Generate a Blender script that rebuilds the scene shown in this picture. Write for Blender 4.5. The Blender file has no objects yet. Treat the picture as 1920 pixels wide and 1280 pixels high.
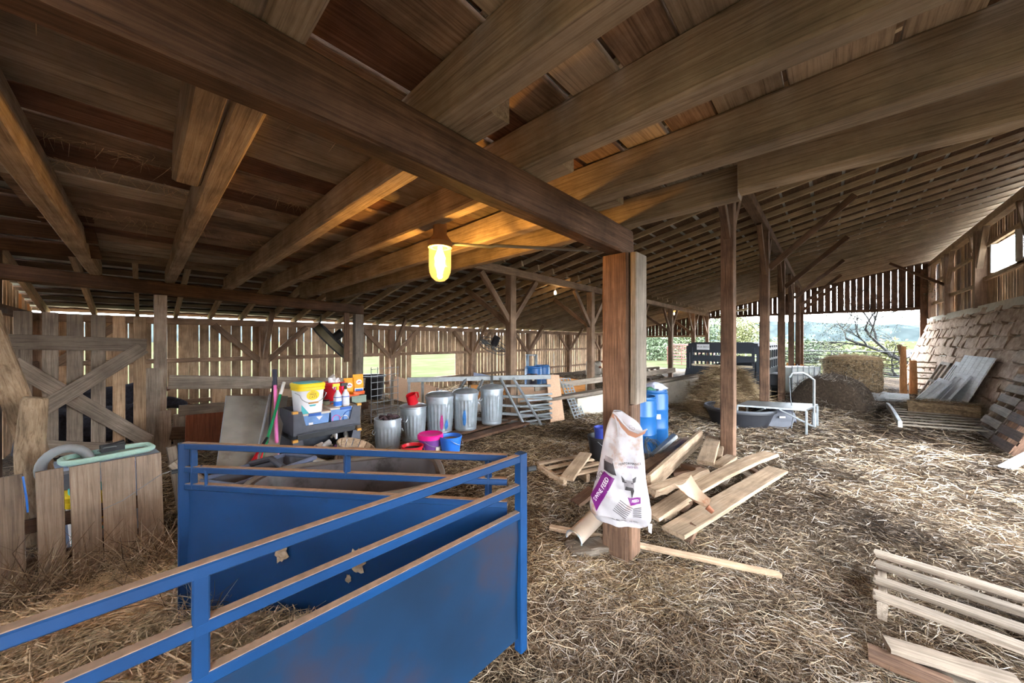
import bpy, bmesh, math, random
import numpy as np
from mathutils import Vector, Matrix, noise as mnoise

random.seed(11)
rng = np.random.default_rng(11)
SC = bpy.context.scene
COL = SC.collection

# ------------------------------------------------------------------ camera, sky, sun, exposure
H = 1.6                              # eye height
FPX = 642.0                          # focal length in pixels of the 1920 frame
YAW = math.radians(42.85)            # X runs along the barn, Y across it towards the low eave
cam_d = bpy.data.cameras.new('camera')
cam_d.sensor_width = 36.0
cam_d.lens = FPX / 1920.0 * 36.0
cam_d.clip_start = 0.02
cam_d.clip_end = 2000
cam = bpy.data.objects.new('camera', cam_d)
COL.objects.link(cam)
cam.location = (0, 0, H)
cam.rotation_euler = (math.radians(90), 0, YAW - math.radians(90))
SC.camera = cam

wd = bpy.data.worlds.new('overcast_sky')
SC.world = wd
wd.use_nodes = True
wn = wd.node_tree.nodes['Background']
wn.inputs[0].default_value = (0.86, 0.935, 1.0, 1)
wn.inputs[1].default_value = 18.5

sun_d = bpy.data.lights.new('sun', 'SUN')
sun_d.energy = 2.0
sun_d.angle = math.radians(14)
sun_d.color = (1.0, 0.95, 0.88)
sun = bpy.data.objects.new('sun', sun_d)
COL.objects.link(sun)
sun_dir = Vector((-0.62, 0.78, -0.46))         # low daylight entering by the added open bay right of the camera
sun.rotation_euler = sun_dir.to_track_quat('-Z', 'Y').to_euler()
sun.location = (-6, -12, 8)

SC.view_settings.view_transform = 'Standard'
SC.view_settings.look = 'None'
SC.view_settings.gamma = 1.0
SC.view_settings.use_curve_mapping = False
SC.view_settings.exposure = 1.27
SC.cycles.max_bounces = 10
SC.cycles.diffuse_bounces = 6
SC.cycles.transparent_max_bounces = 12
SC.cycles.sample_clamp_indirect = 8.0
SC.cycles.caustics_reflective = False
SC.cycles.caustics_refractive = False

# ------------------------------------------------------------------ geometry helpers
FW = Vector((math.cos(YAW), math.sin(YAW), 0))
RT = Vector((math.sin(YAW), -math.cos(YAW), 0))
CAM = Vector((0, 0, H))


def ray(u, v):
    return FW + RT * ((u - 960) / FPX) + Vector((0, 0, (640 - v) / FPX))


def atz(u, v, z=0.0):
    r = ray(u, v)
    return CAM + r * ((z - H) / r.z)


def atY(u, v, y):
    r = ray(u, v)
    return CAM + r * (y / r.y)


def atX(u, v, x):
    r = ray(u, v)
    return CAM + r * (x / r.x)


def atd(u, v, d):
    return CAM + ray(u, v) * d


def G(u, v):
    return atz(u, v, 0.0)


def gz(x, y):
    return (0.022 * math.sin(1.7 * x + 0.6) * math.cos(2.1 * y) + 0.018 * math.sin(3.9 * y + 1.3 * x)
            + 0.012 * math.cos(5.3 * x - 2.2 * y) - 0.015)


def lin(r, g, b):
    def f(c):
        c /= 255.0
        return c / 12.92 if c <= 0.04045 else ((c + 0.055) / 1.055) ** 2.4
    return (f(r), f(g), f(b), 1.0)


class MB:
    """collects faces, then becomes one mesh object"""
    def __init__(s):
        s.v = []
        s.f = []

    def add(s, vs, fs):
        o = len(s.v)
        s.v += [tuple(p) for p in vs]
        s.f += [tuple(i + o for i in q) for q in fs]
        return s

    def box(s, c, d, rot=None):
        x, y, z = d[0] / 2, d[1] / 2, d[2] / 2
        vs = [Vector((i * x, j * y, k * z)) for i in (-1, 1) for j in (-1, 1) for k in (-1, 1)]
        if rot is not None:
            vs = [rot @ p for p in vs]
        c = Vector(c)
        return s.add([p + c for p in vs], [(0, 1, 3, 2), (4, 6, 7, 5), (0, 4, 5, 1), (2, 3, 7, 6), (0, 2, 6, 4), (1, 5, 7, 3)])

    def tube(s, pts, r, n=8, caps=True, closed=False, flat=1.0):
        pts = [Vector(p) for p in pts]
        m = len(pts)
        rs = r if isinstance(r, (list, tuple)) else [r] * m
        vs = []
        ref = None
        for i, p in enumerate(pts):
            if closed:
                t = pts[(i + 1) % m] - pts[i - 1]
            else:
                t = pts[min(i + 1, m - 1)] - pts[max(i - 1, 0)]
            t = t.normalized() if t.length > 1e-9 else Vector((0, 0, 1))
            if ref is None:
                ref = Vector((0, 0, 1)) if abs(t.z) < 0.9 else Vector((1, 0, 0))
            a = (ref - t * ref.dot(t))
            a = a.normalized() if a.length > 1e-6 else t.orthogonal().normalized()
            b = t.cross(a)
            ref = a
            for k in range(n):
                an = 2 * math.pi * k / n + math.pi / n
                vs.append(p + (a * math.cos(an) + b * math.sin(an) * flat) * rs[i])
        fs = []
        for i in range(m if closed else m - 1):
            j = (i + 1) % m
            for k in range(n):
                k2 = (k + 1) % n
                fs.append((i * n + k, i * n + k2, j * n + k2, j * n + k))
        if caps and not closed:
            fs.append(tuple(range(n))[::-1])
            fs.append(tuple((m - 1) * n + k for k in range(n)))
        return s.add(vs, fs)

    def lathe(s, prof, n=32, ctr=(0, 0, 0), sx=1.0, sy=1.0, mod=None, cap0=False, cap1=False):
        c = Vector(ctr)
        vs = []
        for (r, z) in prof:
            for k in range(n):
                an = 2 * math.pi * k / n
                rr = r * (mod(an, z) if mod else 1.0)
                vs.append(c + Vector((rr * math.cos(an) * sx, rr * math.sin(an) * sy, z)))
        fs = []
        for i in range(len(prof) - 1):
            for k in range(n):
                k2 = (k + 1) % n
                fs.append((i * n + k, i * n + k2, (i + 1) * n + k2, (i + 1) * n + k))
        if cap0:
            fs.append(tuple(range(n))[::-1])
        if cap1:
            fs.append(tuple((len(prof) - 1) * n + k for k in range(n)))
        return s.add(vs, fs)

    def loft(s, rings, cap0=True, cap1=True):
        n = len(rings[0])
        vs = [p for r in rings for p in r]
        fs = []
        for i in range(len(rings) - 1):
            for k in range(n):
                k2 = (k + 1) % n
                fs.append((i * n + k, i * n + k2, (i + 1) * n + k2, (i + 1) * n + k))
        if cap0:
            fs.append(tuple(range(n))[::-1])
        if cap1:
            fs.append(tuple((len(rings) - 1) * n + k for k in range(n)))
        return s.add(vs, fs)

    def prism(s, poly, d):
        """flat polygon (3d points) thickened by vector d"""
        d = Vector(d)
        n = len(poly)
        p = [Vector(q) for q in poly]
        vs = p + [q + d for q in p]
        fs = [tuple(range(n))[::-1], tuple(range(n, 2 * n))]
        for k in range(n):
            k2 = (k + 1) % n
            fs.append((k, k2, n + k2, n + k))
        return s.add(vs, fs)

    def mesh(s, name, smooth=False):
        me = bpy.data.meshes.new(name)
        me.from_pydata(s.v, [], s.f)
        bm = bmesh.new()
        bm.from_mesh(me)
        bmesh.ops.recalc_face_normals(bm, faces=bm.faces)
        bm.to_mesh(me)
        bm.free()
        if smooth:
            me.polygons.foreach_set('use_smooth', [True] * len(me.polygons))
            try:
                me.set_sharp_from_angle(angle=math.radians(40))
            except Exception:
                pass
        me.update()
        return me


def link(o, parent=None, world=False):
    COL.objects.link(o)
    if parent is not None:
        o.parent = parent
        if world:
            o.matrix_parent_inverse = parent.matrix_basis.inverted()
    return o


def obj(name, mb, mat, parent=None, smooth=False, world=False):
    me = mb.mesh(name, smooth) if isinstance(mb, MB) else mb
    if mat is not None and not me.materials:
        me.materials.append(mat)
    return link(bpy.data.objects.new(name, me), parent, world)


def tag(o, label, cat, group=None):
    o['label'] = label
    o['category'] = cat
    if group:
        o['group'] = group
    return o


def struct(o, label=None):
    o['kind'] = 'structure'
    if label:
        o['label'] = label
    return o


def thing(name, label, cat, loc=(0, 0, 0), rz=0.0, group=None, rot=None):
    o = bpy.data.objects.new(name, None)
    o.empty_display_size = 0.1
    COL.objects.link(o)
    o.location = loc
    o.rotation_euler = rot if rot else (0, 0, rz)
    return tag(o, label, cat, group)


def root(name):
    o = bpy.data.objects.new(name, None)
    COL.objects.link(o)
    return struct(o)


def copy_tree(o, parent=None):
    c = o.copy()
    COL.objects.link(c)
    if parent is not None:
        c.parent = parent
    for ch in list(o.children):
        copy_tree(ch, c)
    return c


def beam_mesh(name, L, w, h, seg=1, jit=0.0, cham=0.006, bow=0.0, taper=1.0, ends=0.0):
    ch = min(cham, w * .3, h * .3)
    prof = [(-w / 2 + ch, -h / 2), (w / 2 - ch, -h / 2), (w / 2, -h / 2 + ch), (w / 2, h / 2 - ch),
            (w / 2 - ch, h / 2), (-w / 2 + ch, h / 2), (-w / 2, h / 2 - ch), (-w / 2, -h / 2 + ch)]
    rings = []
    for i in range(seg + 1):
        t = i / seg
        k = 1 + (taper - 1) * t
        z0 = bow * (4 * t * (1 - t))
        ring = []
        for (y, z) in prof:
            ex = random.uniform(-ends, ends) if i in (0, seg) else 0
            ring.append((t * L + ex, y * k + random.uniform(-jit, jit), z * k + z0 + random.uniform(-jit, jit)))
        rings.append(ring)
    return MB().loft(rings).mesh(name)


def orient(p0, p1, up=(0, 0, 1)):
    p0, p1 = Vector(p0), Vector(p1)
    x = (p1 - p0).normalized()
    u = Vector(up)
    if abs(x.dot(u.normalized())) > 0.985:
        u = Vector((1, 0, 0)) if abs(x.x) < 0.9 else Vector((0, 1, 0))
    y = u.cross(x).normalized()
    z = x.cross(y)
    m = Matrix((x, y, z)).transposed().to_4x4()
    m.translation = p0
    return m


def beam(name, p0, p1, w, h, mat, parent=None, up=(0, 0, 1), seg=1, jit=0.0, cham=0.006, bow=0.0, taper=1.0, ends=0.0):
    """a squared timber or board from p0 to p1; h is measured along 'up', w across it"""
    L = (Vector(p1) - Vector(p0)).length
    me = beam_mesh(name, L, w, h, seg, jit, cham, bow, taper, ends)
    me.materials.append(mat)
    o = bpy.data.objects.new(name, me)
    link(o, parent, parent is not None)
    o.matrix_basis = orient(p0, p1, up)
    return o


def bar(name, pts, r, mat, parent=None, n=8, world=True, closed=False, smooth=True):
    return obj(name, MB().tube(pts, r, n, closed=closed), mat, parent, smooth, world)


def fill_mesh(name, verts, faces_idx, mat):
    """big array meshes (straw, leaves): verts (N,3), faces (M,4) or (M,3)"""
    me = bpy.data.meshes.new(name)
    n, k = faces_idx.shape
    me.vertices.add(len(verts))
    me.vertices.foreach_set('co', verts.astype(np.float32).ravel())
    me.loops.add(n * k)
    me.loops.foreach_set('vertex_index', faces_idx.astype(np.int32).ravel())
    me.polygons.add(n)
    me.polygons.foreach_set('loop_start', np.arange(0, n * k, k, dtype=np.int32))
    me.update(calc_edges=True)
    me.materials.append(mat)
    return me


def strands(P, L, Wd, az, el, curl, rgen):
    """bent flat straws: two quads each. P (n,3) start, L length, Wd width"""
    n = len(P)
    d = np.stack([np.cos(az) * np.cos(el), np.sin(az) * np.cos(el), np.sin(el)], 1)
    side = np.stack([-np.sin(az), np.cos(az), np.zeros(n)], 1)
    roll = rgen.uniform(0, math.pi, n)
    upv = np.cross(d, side)
    w = side * np.cos(roll)[:, None] + upv * np.sin(roll)[:, None]
    hw = (Wd / 2)[:, None]
    mid = P + d * (L * .5)[:, None] + side * (curl * L * .25)[:, None] + np.array([0, 0, 1.]) * (np.abs(curl) * L * .10)[:, None]
    end = P + d * L[:, None] - np.array([0, 0, 1.]) * (np.abs(curl) * L * .12)[:, None]
    V = np.stack([P - w * hw, P + w * hw, mid - w * hw, mid + w * hw, end - w * hw * .4, end + w * hw * .4], 1).reshape(-1, 3)
    b = np.arange(n)[:, None] * 6
    Fq = np.concatenate([b + np.array([[0, 1, 3, 2]]), b + np.array([[2, 3, 5, 4]])], 0)
    return V, Fq


_txt_cache = {}


def text_geo(s, size, align='CENTER'):
    cu = bpy.data.curves.new('lettering', 'FONT')
    cu.body = s
    cu.size = size
    cu.align_x = align
    cu.align_y = 'CENTER'
    cu.resolution_u = 2
    o = bpy.data.objects.new('lettering', cu)
    COL.objects.link(o)
    dg = bpy.context.evaluated_depsgraph_get()
    me = bpy.data.meshes.new_from_object(o.evaluated_get(dg))
    vs = [v.co.copy() for v in me.vertices]
    fs = [tuple(p.vertices) for p in me.polygons]
    bpy.data.objects.remove(o)
    bpy.data.curves.remove(cu)
    bpy.data.meshes.remove(me)
    return vs, fs


def text_obj(s, size, mat, parent, M, name='lettering', fn=None):
    """flat lettering placed by matrix M (text x right, y up, z out) or mapped by fn(x, y)"""
    vs, fs = text_geo(s, size)
    mb = MB()
    if fn:
        mb.add([fn(p.x, p.y) for p in vs], fs)
    else:
        mb.add([M @ p for p in vs], fs)
    me = bpy.data.meshes.new(name)
    me.from_pydata(mb.v, [], mb.f)
    me.materials.append(mat)
    return link(bpy.data.objects.new(name, me), parent)


# ------------------------------------------------------------------ materials
def new_mat(name):
    m = bpy.data.materials.new(name)
    m.use_nodes = True
    nt = m.node_tree
    return m, nt, nt.nodes['Principled BSDF']


def nd(nt, t, **kw):
    n = nt.nodes.new(t)
    for k, v in kw.items():
        setattr(n, k, v)
    return n


def ramp(nt, stops, fac):
    r = nd(nt, 'ShaderNodeValToRGB')
    e = r.color_ramp.elements
    while len(e) < len(stops):
        e.new(0.5)
    for i, (p, c) in enumerate(stops):
        e[i].position = p
        e[i].color = c
    nt.links.new(fac, r.inputs[0])
    return r


def mixc(nt, fac, a, b, mode='MIX'):
    m = nd(nt, 'ShaderNodeMix', data_type='RGBA', blend_type=mode)
    for sock, val in ((m.inputs[0], fac), (m.inputs[6], a), (m.inputs[7], b)):
        if hasattr(val, 'is_linked') or hasattr(val, 'links'):
            nt.links.new(val, sock)
        elif isinstance(val, (int, float)):
            sock.default_value = val
        else:
            sock.default_value = val
    return m.outputs[2]


def m_wood(name, dark, mid, light, rough=.82, tint=.35, stain=.5, bump=.35, gx=.9, gy=26.0, spec=.25, axis='x'):
    m, nt, b = new_mat(name)
    L = nt.links.new
    tc = nd(nt, 'ShaderNodeTexCoord')
    oi = nd(nt, 'ShaderNodeObjectInfo')
    off = nd(nt, 'ShaderNodeVectorMath', operation='MULTIPLY_ADD')
    mul = nd(nt, 'ShaderNodeMath', operation='MULTIPLY')
    mul.inputs[1].default_value = 57.0
    L(oi.outputs['Random'], mul.inputs[0])
    comb = nd(nt, 'ShaderNodeCombineXYZ')
    L(mul.outputs[0], comb.inputs[0]); L(mul.outputs[0], comb.inputs[1])
    L(tc.outputs['Object'], off.inputs[0])
    off.inputs[1].default_value = (1, 1, 1)
    L(comb.outputs[0], off.inputs[2])
    mp = nd(nt, 'ShaderNodeMapping')
    mp.inputs['Scale'].default_value = (gx, gy, gy) if axis == 'x' else (gy, gy, gx)
    L(off.outputs[0], mp.inputs[0])
    n1 = nd(nt, 'ShaderNodeTexNoise')
    n1.inputs['Scale'].default_value = 2.6
    n1.inputs['Detail'].default_value = 7
    n1.inputs['Roughness'].default_value = .68
    n1.inputs['Distortion'].default_value = .9
    L(mp.outputs[0], n1.inputs[0])
    n2 = nd(nt, 'ShaderNodeTexNoise')
    n2.inputs['Scale'].default_value = 2.6
    n2.inputs['Detail'].default_value = 7
    n2.inputs['Roughness'].default_value = .62
    L(off.outputs[0], n2.inputs[0])
    r1 = ramp(nt, [(.22, dark), (.50, mid), (.82, light)], n1.outputs['Fac'])
    r2 = ramp(nt, [(.36, (1 - stain, 1 - stain, 1 - stain, 1)), (.62, (1, 1, 1, 1))], n2.outputs['Fac'])
    c = mixc(nt, 1.0, r1.outputs[0], r2.outputs[0], 'MULTIPLY')
    hs = nd(nt, 'ShaderNodeHueSaturation')
    mr = nd(nt, 'ShaderNodeMapRange')
    mr.inputs[3].default_value = 1 - tint
    mr.inputs[4].default_value = 1 + tint
    L(oi.outputs['Random'], mr.inputs[0])
    L(mr.outputs[0], hs.inputs['Value'])
    L(c, hs.inputs['Color'])
    L(hs.outputs[0], b.inputs['Base Color'])
    b.inputs['Roughness'].default_value = rough
    b.inputs['Specular IOR Level'].default_value = spec
    bp = nd(nt, 'ShaderNodeBump')
    bp.inputs['Strength'].default_value = bump
    bp.inputs['Distance'].default_value = .012
    L(n1.outputs['Fac'], bp.inputs['Height'])
    L(bp.outputs[0], b.inputs['Normal'])
    return m


def m_plain(name, col, rough=.5, metal=0.0, var=.15, scale=6.0, bump=0.0, spec=.4, dirt=None, dirt_at=.62, dscale=3.0, coat=0.0):
    m, nt, b = new_mat(name)
    L = nt.links.new
    tc = nd(nt, 'ShaderNodeTexCoord')
    n = nd(nt, 'ShaderNodeTexNoise')
    n.inputs['Scale'].default_value = scale
    n.inputs['Detail'].default_value = 5
    L(tc.outputs['Object'], n.inputs[0])
    lo = tuple(x * (1 - var) for x in col[:3]) + (1,)
    hi = tuple(min(1, x * (1 + var)) for x in col[:3]) + (1,)
    r = ramp(nt, [(.3, lo), (.7, hi)], n.outputs['Fac'])
    out = r.outputs[0]
    if dirt:
        n2 = nd(nt, 'ShaderNodeTexNoise')
        n2.inputs['Scale'].default_value = dscale
        n2.inputs['Detail'].default_value = 6
        n2.inputs['Roughness'].default_value = .65
        L(tc.outputs['Object'], n2.inputs[0])
        r2 = ramp(nt, [(dirt_at, (0, 0, 0, 1)), (dirt_at + .12, (1, 1, 1, 1))], n2.outputs['Fac'])
        out = mixc(nt, r2.outputs[0], out, dirt)
    L(out, b.inputs['Base Color'])
    b.inputs['Roughness'].default_value = rough
    b.inputs['Metallic'].default_value = metal
    b.inputs['Specular IOR Level'].default_value = spec
    if bump:
        bp = nd(nt, 'ShaderNodeBump')
        bp.inputs['Strength'].default_value = bump
        bp.inputs['Distance'].default_value = .02
        L(n.outputs['Fac'], bp.inputs['Height'])
        L(bp.outputs[0], b.inputs['Normal'])
    return m


def m_emit(name, col, s):
    m, nt, b = new_mat(name)
    b.inputs['Base Color'].default_value = col
    b.inputs['Emission Color'].default_value = col
    b.inputs['Emission Strength'].default_value = s
    return m


W_LOFT = m_wood('loft_board_wood', lin(84, 62, 52), lin(166, 138, 118), lin(204, 180, 160), stain=.6, tint=.3)
W_LOFT2 = m_wood('grey_loft_board_wood', lin(104, 90, 80), lin(186, 168, 150), lin(214, 200, 184), stain=.5, tint=.2)
W_LOFT3 = m_wood('red_loft_board_wood', lin(56, 36, 30), lin(124, 88, 72), lin(160, 122, 102), stain=.6, tint=.25)
W_JOIST = m_wood('joist_wood', lin(100, 84, 72), lin(172, 152, 134), lin(206, 190, 174), stain=.45, tint=.15, bump=.5)
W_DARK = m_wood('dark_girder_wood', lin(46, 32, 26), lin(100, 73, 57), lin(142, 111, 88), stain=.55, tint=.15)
W_POST = m_wood('post_wood', lin(56, 40, 32), lin(110, 82, 64), lin(150, 122, 100), stain=.5, tint=.15, bump=.5)
W_BARN = m_wood('barn_board_wood', lin(98, 74, 56), lin(176, 146, 116), lin(214, 190, 160), stain=.45, tint=.28)
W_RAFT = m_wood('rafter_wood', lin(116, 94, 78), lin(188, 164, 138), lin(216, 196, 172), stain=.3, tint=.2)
W_ROW = m_wood('frame_wood', lin(80, 62, 50), lin(144, 116, 94), lin(188, 160, 134), stain=.4, tint=.2)
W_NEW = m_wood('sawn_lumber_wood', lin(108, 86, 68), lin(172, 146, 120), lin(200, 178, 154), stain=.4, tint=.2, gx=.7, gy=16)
W_GREY = m_wood('weathered_grey_wood', lin(74, 64, 56), lin(140, 126, 112), lin(180, 166, 150), stain=.4, tint=.25)
W_PICK = m_wood('picket_wood', lin(84, 66, 54), lin(150, 128, 108), lin(182, 164, 146), stain=.35, tint=.14, rough=.5, spec=.5, bump=.2)
W_WHITE = m_wood('whitewashed_wood', lin(168, 170, 174), lin(216, 220, 224), lin(234, 238, 242), stain=.2, tint=.06)
W_ORANGE = m_wood('orange_board_wood', lin(150, 90, 44), lin(206, 140, 78), lin(226, 168, 106), stain=.2, tint=.1)
W_RED = m_wood('reddish_board_wood', lin(70, 34, 20), lin(122, 66, 40), lin(140, 84, 56), stain=.3, tint=.08)
W_BARK = m_wood('log_wood', lin(84, 66, 48), lin(176, 152, 124), lin(210, 190, 162), stain=.5, tint=.1, bump=.9, gx=3, gy=18)
W_LOG = m_wood('split_log_wood', lin(70, 54, 40), lin(176, 152, 124), lin(214, 194, 166), stain=.5, tint=.1, bump=.9, gx=3, gy=18, axis='z')
W_LOGO = m_wood('orange_log_wood', lin(130, 84, 50), lin(196, 140, 92), lin(216, 168, 120), stain=.3, tint=.1, bump=.6, gx=3, gy=18, axis='z')
PLY = m_plain('particle_board', lin(196, 160, 132), .85, var=.18, scale=60, bump=.1)
GALV = m_plain('galvanised_steel', lin(178, 186, 192), .36, metal=.7, var=.14, scale=9, dirt=lin(132, 138, 142), dirt_at=.64)
STEEL = m_plain('dull_steel', lin(140, 144, 146), .42, metal=.7, var=.15, scale=14, dirt=lin(104, 92, 80), dirt_at=.64)
DKSTEEL = m_plain('dark_steel', lin(70, 72, 74), .5, metal=.6, var=.2, scale=12)
SHEET = m_plain('worn_sheet_metal', lin(170, 164, 154), .32, metal=.45, var=.2, scale=3.5, dirt=lin(132, 120, 106), dirt_at=.6, dscale=2.2)
ROOFM = m_plain('roof_sheet_metal', lin(186, 188, 190), .6, metal=.05, var=.2, scale=2.5, dirt=lin(140, 122, 106), dirt_at=.66, dscale=1.2)
BLUEP = m_plain('blue_gate_paint', lin(4, 52, 96), .42, var=.25, scale=2.4, dirt=lin(22, 44, 74), dirt_at=.60, dscale=2.6, spec=.5)
BLUEN = m_plain('scuffed_blue_paint', lin(5, 37, 64), .5, var=.35, scale=1.8, dirt=lin(34, 36, 52), dirt_at=.48, dscale=1.9, spec=.4)
DUSTM = m_plain('dust_on_rail', lin(134, 110, 92), .95, var=.2, scale=30)
BLACKP = m_plain('black_plastic', lin(34, 34, 38), .5, var=.15, scale=8, dirt=lin(84, 76, 70), dirt_at=.66)
GREYP = m_plain('charcoal_plastic', lin(74, 76, 86), .55, var=.12, scale=14, dirt=lin(98, 92, 88), dirt_at=.68)
REDP = m_plain('red_plastic', lin(190, 20, 34), .35, var=.12)
YELP = m_plain('yellow_plastic', lin(240, 208, 30), .4, var=.06)
WHITEP = m_plain('white_plastic', lin(226, 226, 230), .4, var=.05)
PINKP = m_plain('pink_plastic', lin(216, 108, 172), .4, var=.06)
MAGP = m_plain('magenta_plastic', lin(222, 24, 130), .4, var=.08)
PURP = m_plain('purple_plastic', lin(112, 66, 140), .45, var=.12, dirt=lin(150, 120, 110), dirt_at=.6)
BLUEB = m_plain('blue_bucket_plastic', lin(42, 110, 205), .4, var=.08)
DRUM = m_plain('blue_drum_plastic', lin(22, 84, 142), .4, var=.1, scale=3, dirt=lin(84, 110, 136), dirt_at=.62, dscale=2.0)
GREENP = m_plain('green_plastic', lin(10, 120, 72), .4, var=.06)
ORGP = m_plain('orange_wrapper', lin(228, 100, 52), .4, var=.15, scale=20)
AMBP = m_plain('amber_bag', lin(240, 158, 22), .45, var=.12, scale=14)
TEALP = m_plain('teal_print', lin(70, 170, 176), .5, var=.1)
MINT = m_plain('mint_plastic', lin(176, 214, 200), .45, var=.06, dirt=lin(140, 150, 140), dirt_at=.62)
TOTE = m_plain('blue_clear_tote', lin(112, 146, 196), .3, var=.18, scale=7)
LIDP = m_plain('dusty_lid', lin(196, 186, 172), .6, var=.12, scale=14)
BAGW = m_plain('woven_feed_bag', lin(164, 158, 160), .5, var=.08, scale=8, dirt=lin(150, 122, 106), dirt_at=.55, dscale=6)
PRINTP = m_plain('purple_print', lin(98, 20, 98), .5, var=.08)
PRINTK = m_plain('dark_print', lin(50, 44, 46), .6, var=.2, scale=20)
PRINTG = m_plain('grey_print', lin(128, 120, 122), .6, var=.2, scale=20)
PRINTW = m_plain('white_print', lin(230, 226, 228), .6, var=.02)
PRINTY = m_plain('yellow_print', lin(246, 204, 40), .5, var=.02)
PRINTB = m_plain('blue_print', lin(40, 90, 170), .5, var=.1)
TRAILER = m_plain('trailer_paint', lin(40, 46, 54), .45, var=.12, scale=3, dirt=lin(70, 66, 60), dirt_at=.68)
CONC = m_plain('concrete', lin(186, 176, 160), .9, var=.14, scale=5, bump=.3, dirt=lin(140, 120, 98), dirt_at=.6)
MORTAR = m_plain('pale_mortar', lin(206, 200, 188), .95, var=.12, scale=7, bump=.5)
STONE = None
HAYBASE = m_plain('hay_mass', lin(124, 102, 76), .95, var=.4, scale=26, bump=.8)
HAYDARK = m_plain('old_hay_mass', lin(66, 53, 42), .95, var=.45, scale=24, bump=.9)
BLACKF = m_plain('black_fur', lin(44, 44, 56), .8, var=.5, scale=30, bump=.6)
WHITEF = m_plain('white_fur', lin(200, 190, 176), .9, var=.15, scale=30, bump=.6)
BROWNF = m_plain('brown_ear_fur', lin(120, 70, 48), .9, var=.2, scale=30)
RUBBER = m_plain('tyre_rubber', lin(28, 28, 30), .8, var=.2)
GRVL = m_plain('gravel', lin(176, 170, 162), .95, var=.5, scale=40, bump=.8)
FABRIC = m_plain('pale_cloth', lin(196, 200, 224), .9, var=.15, scale=10)
HOSE = m_plain('grey_hose_plastic', lin(138, 142, 146), .5, var=.1)
# ------------------------------------------------------------------ the setting
W_Y, M_Y, N_Y, R_Y = 10.15, 4.95, 0.97, -2.95      # low eave wall, middle row, right row, high wall
X0, X1 = -1.3, 21.3                                 # near end wall, far end wall
BENT = [1.99 + 3.31 * i for i in range(6)]          # 1.99 .. 18.54


def zr(y):                                          # underside of the rafters
    return 2.10 + (W_Y - y) * 0.2005


# ---- floor of trampled straw bedding
def floor_mat():
    m, nt, b = new_mat('trampled_straw_bedding')
    L = nt.links.new
    tc = nd(nt, 'ShaderNodeTexCoord')
    outs = []
    for ang, sc in ((.3, (55, 9, 9)), (1.3, (60, 10, 10)), (2.4, (50, 8, 8))):
        mp = nd(nt, 'ShaderNodeMapping')
        mp.inputs['Rotation'].default_value = (0, 0, ang)
        mp.inputs['Scale'].default_value = sc
        L(tc.outputs['Object'], mp.inputs[0])
        n = nd(nt, 'ShaderNodeTexNoise')
        n.inputs['Scale'].default_value = 1.6
        n.inputs['Detail'].default_value = 4
        n.inputs['Distortion'].default_value = 1.2
        L(mp.outputs[0], n.inputs[0])
        outs.append(n.outputs['Fac'])
    mx = nd(nt, 'ShaderNodeMath', operation='MAXIMUM')
    L(outs[0], mx.inputs[0]); L(outs[1], mx.inputs[1])
    mx2 = nd(nt, 'ShaderNodeMath', operation='MAXIMUM')
    L(mx.outputs[0], mx2.inputs[0]); L(outs[2], mx2.inputs[1])
    r = ramp(nt, [(.46, lin(32, 25, 21)), (.58, lin(94, 78, 64)), (.72, lin(168, 148, 124))], mx2.outputs[0])
    n2 = nd(nt, 'ShaderNodeTexNoise')
    n2.inputs['Scale'].default_value = .55
    n2.inputs['Detail'].default_value = 6
    n2.inputs['Roughness'].default_value = .6
    L(tc.outputs['Object'], n2.inputs[0])
    r2 = ramp(nt, [(.38, (.24, .21, .19, 1)), (.60, (1, 1, 1, 1))], n2.outputs['Fac'])
    c = mixc(nt, 1.0, r.outputs[0], r2.outputs[0], 'MULTIPLY')
    L(c, b.inputs['Base Color'])
    b.inputs['Roughness'].default_value = .95
    b.inputs['Specular IOR Level'].default_value = .15
    bp = nd(nt, 'ShaderNodeBump')
    bp.inputs['Strength'].default_value = .9
    bp.inputs['Distance'].default_value = .03
    L(mx2.outputs[0], bp.inputs['Height'])
    L(bp.outputs[0], b.inputs['Normal'])
    return m


FLOORM = floor_mat()


def grid_obj(name, xs, ys, zf, mat):
    X, Y = np.meshgrid(xs, ys, indexing='ij')
    Z = np.vectorize(zf)(X, Y)
    V = np.stack([X, Y, Z], -1).reshape(-1, 3)
    nx, ny = len(xs), len(ys)
    i, j = np.meshgrid(np.arange(nx - 1), np.arange(ny - 1), indexing='ij')
    a = (i * ny + j).ravel()
    Fq = np.stack([a, a + ny, a + ny + 1, a + 1], 1)
    me = fill_mesh(name, V, Fq, mat)
    me.polygons.foreach_set('use_smooth', [True] * len(me.polygons))
    return link(bpy.data.objects.new(name, me))


def floor_z(x, y):
    z = gz(x, y)
    z += 0.05 * mnoise.noise(Vector((x * 1.3, y * 1.3, 3.1))) + 0.03 * mnoise.noise(Vector((x * 4, y * 4, 7.7)))
    return z


struct(grid_obj('floor', np.arange(X0 - .2, X1 + .6, .1), np.arange(-3.4, 10.3, .1), floor_z, FLOORM))

# ---- land outside
def field_mat():
    m, nt, b = new_mat('spring_pasture')
    L = nt.links.new
    tc = nd(nt, 'ShaderNodeTexCoord')
    n = nd(nt, 'ShaderNodeTexNoise')
    n.inputs['Scale'].default_value = .35
    n.inputs['Detail'].default_value = 9
    n.inputs['Roughness'].default_value = .7
    L(tc.outputs['Object'], n.inputs[0])
    r = ramp(nt, [(.3, lin(36, 40, 24)), (.5, lin(43, 45, 31)), (.7, lin(52, 50, 40))], n.outputs['Fac'])
    L(r.outputs[0], b.inputs['Base Color'])
    b.inputs['Roughness'].default_value = 1
    b.inputs['Specular IOR Level'].default_value = 0
    return m


FIELDM = field_mat()


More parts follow.
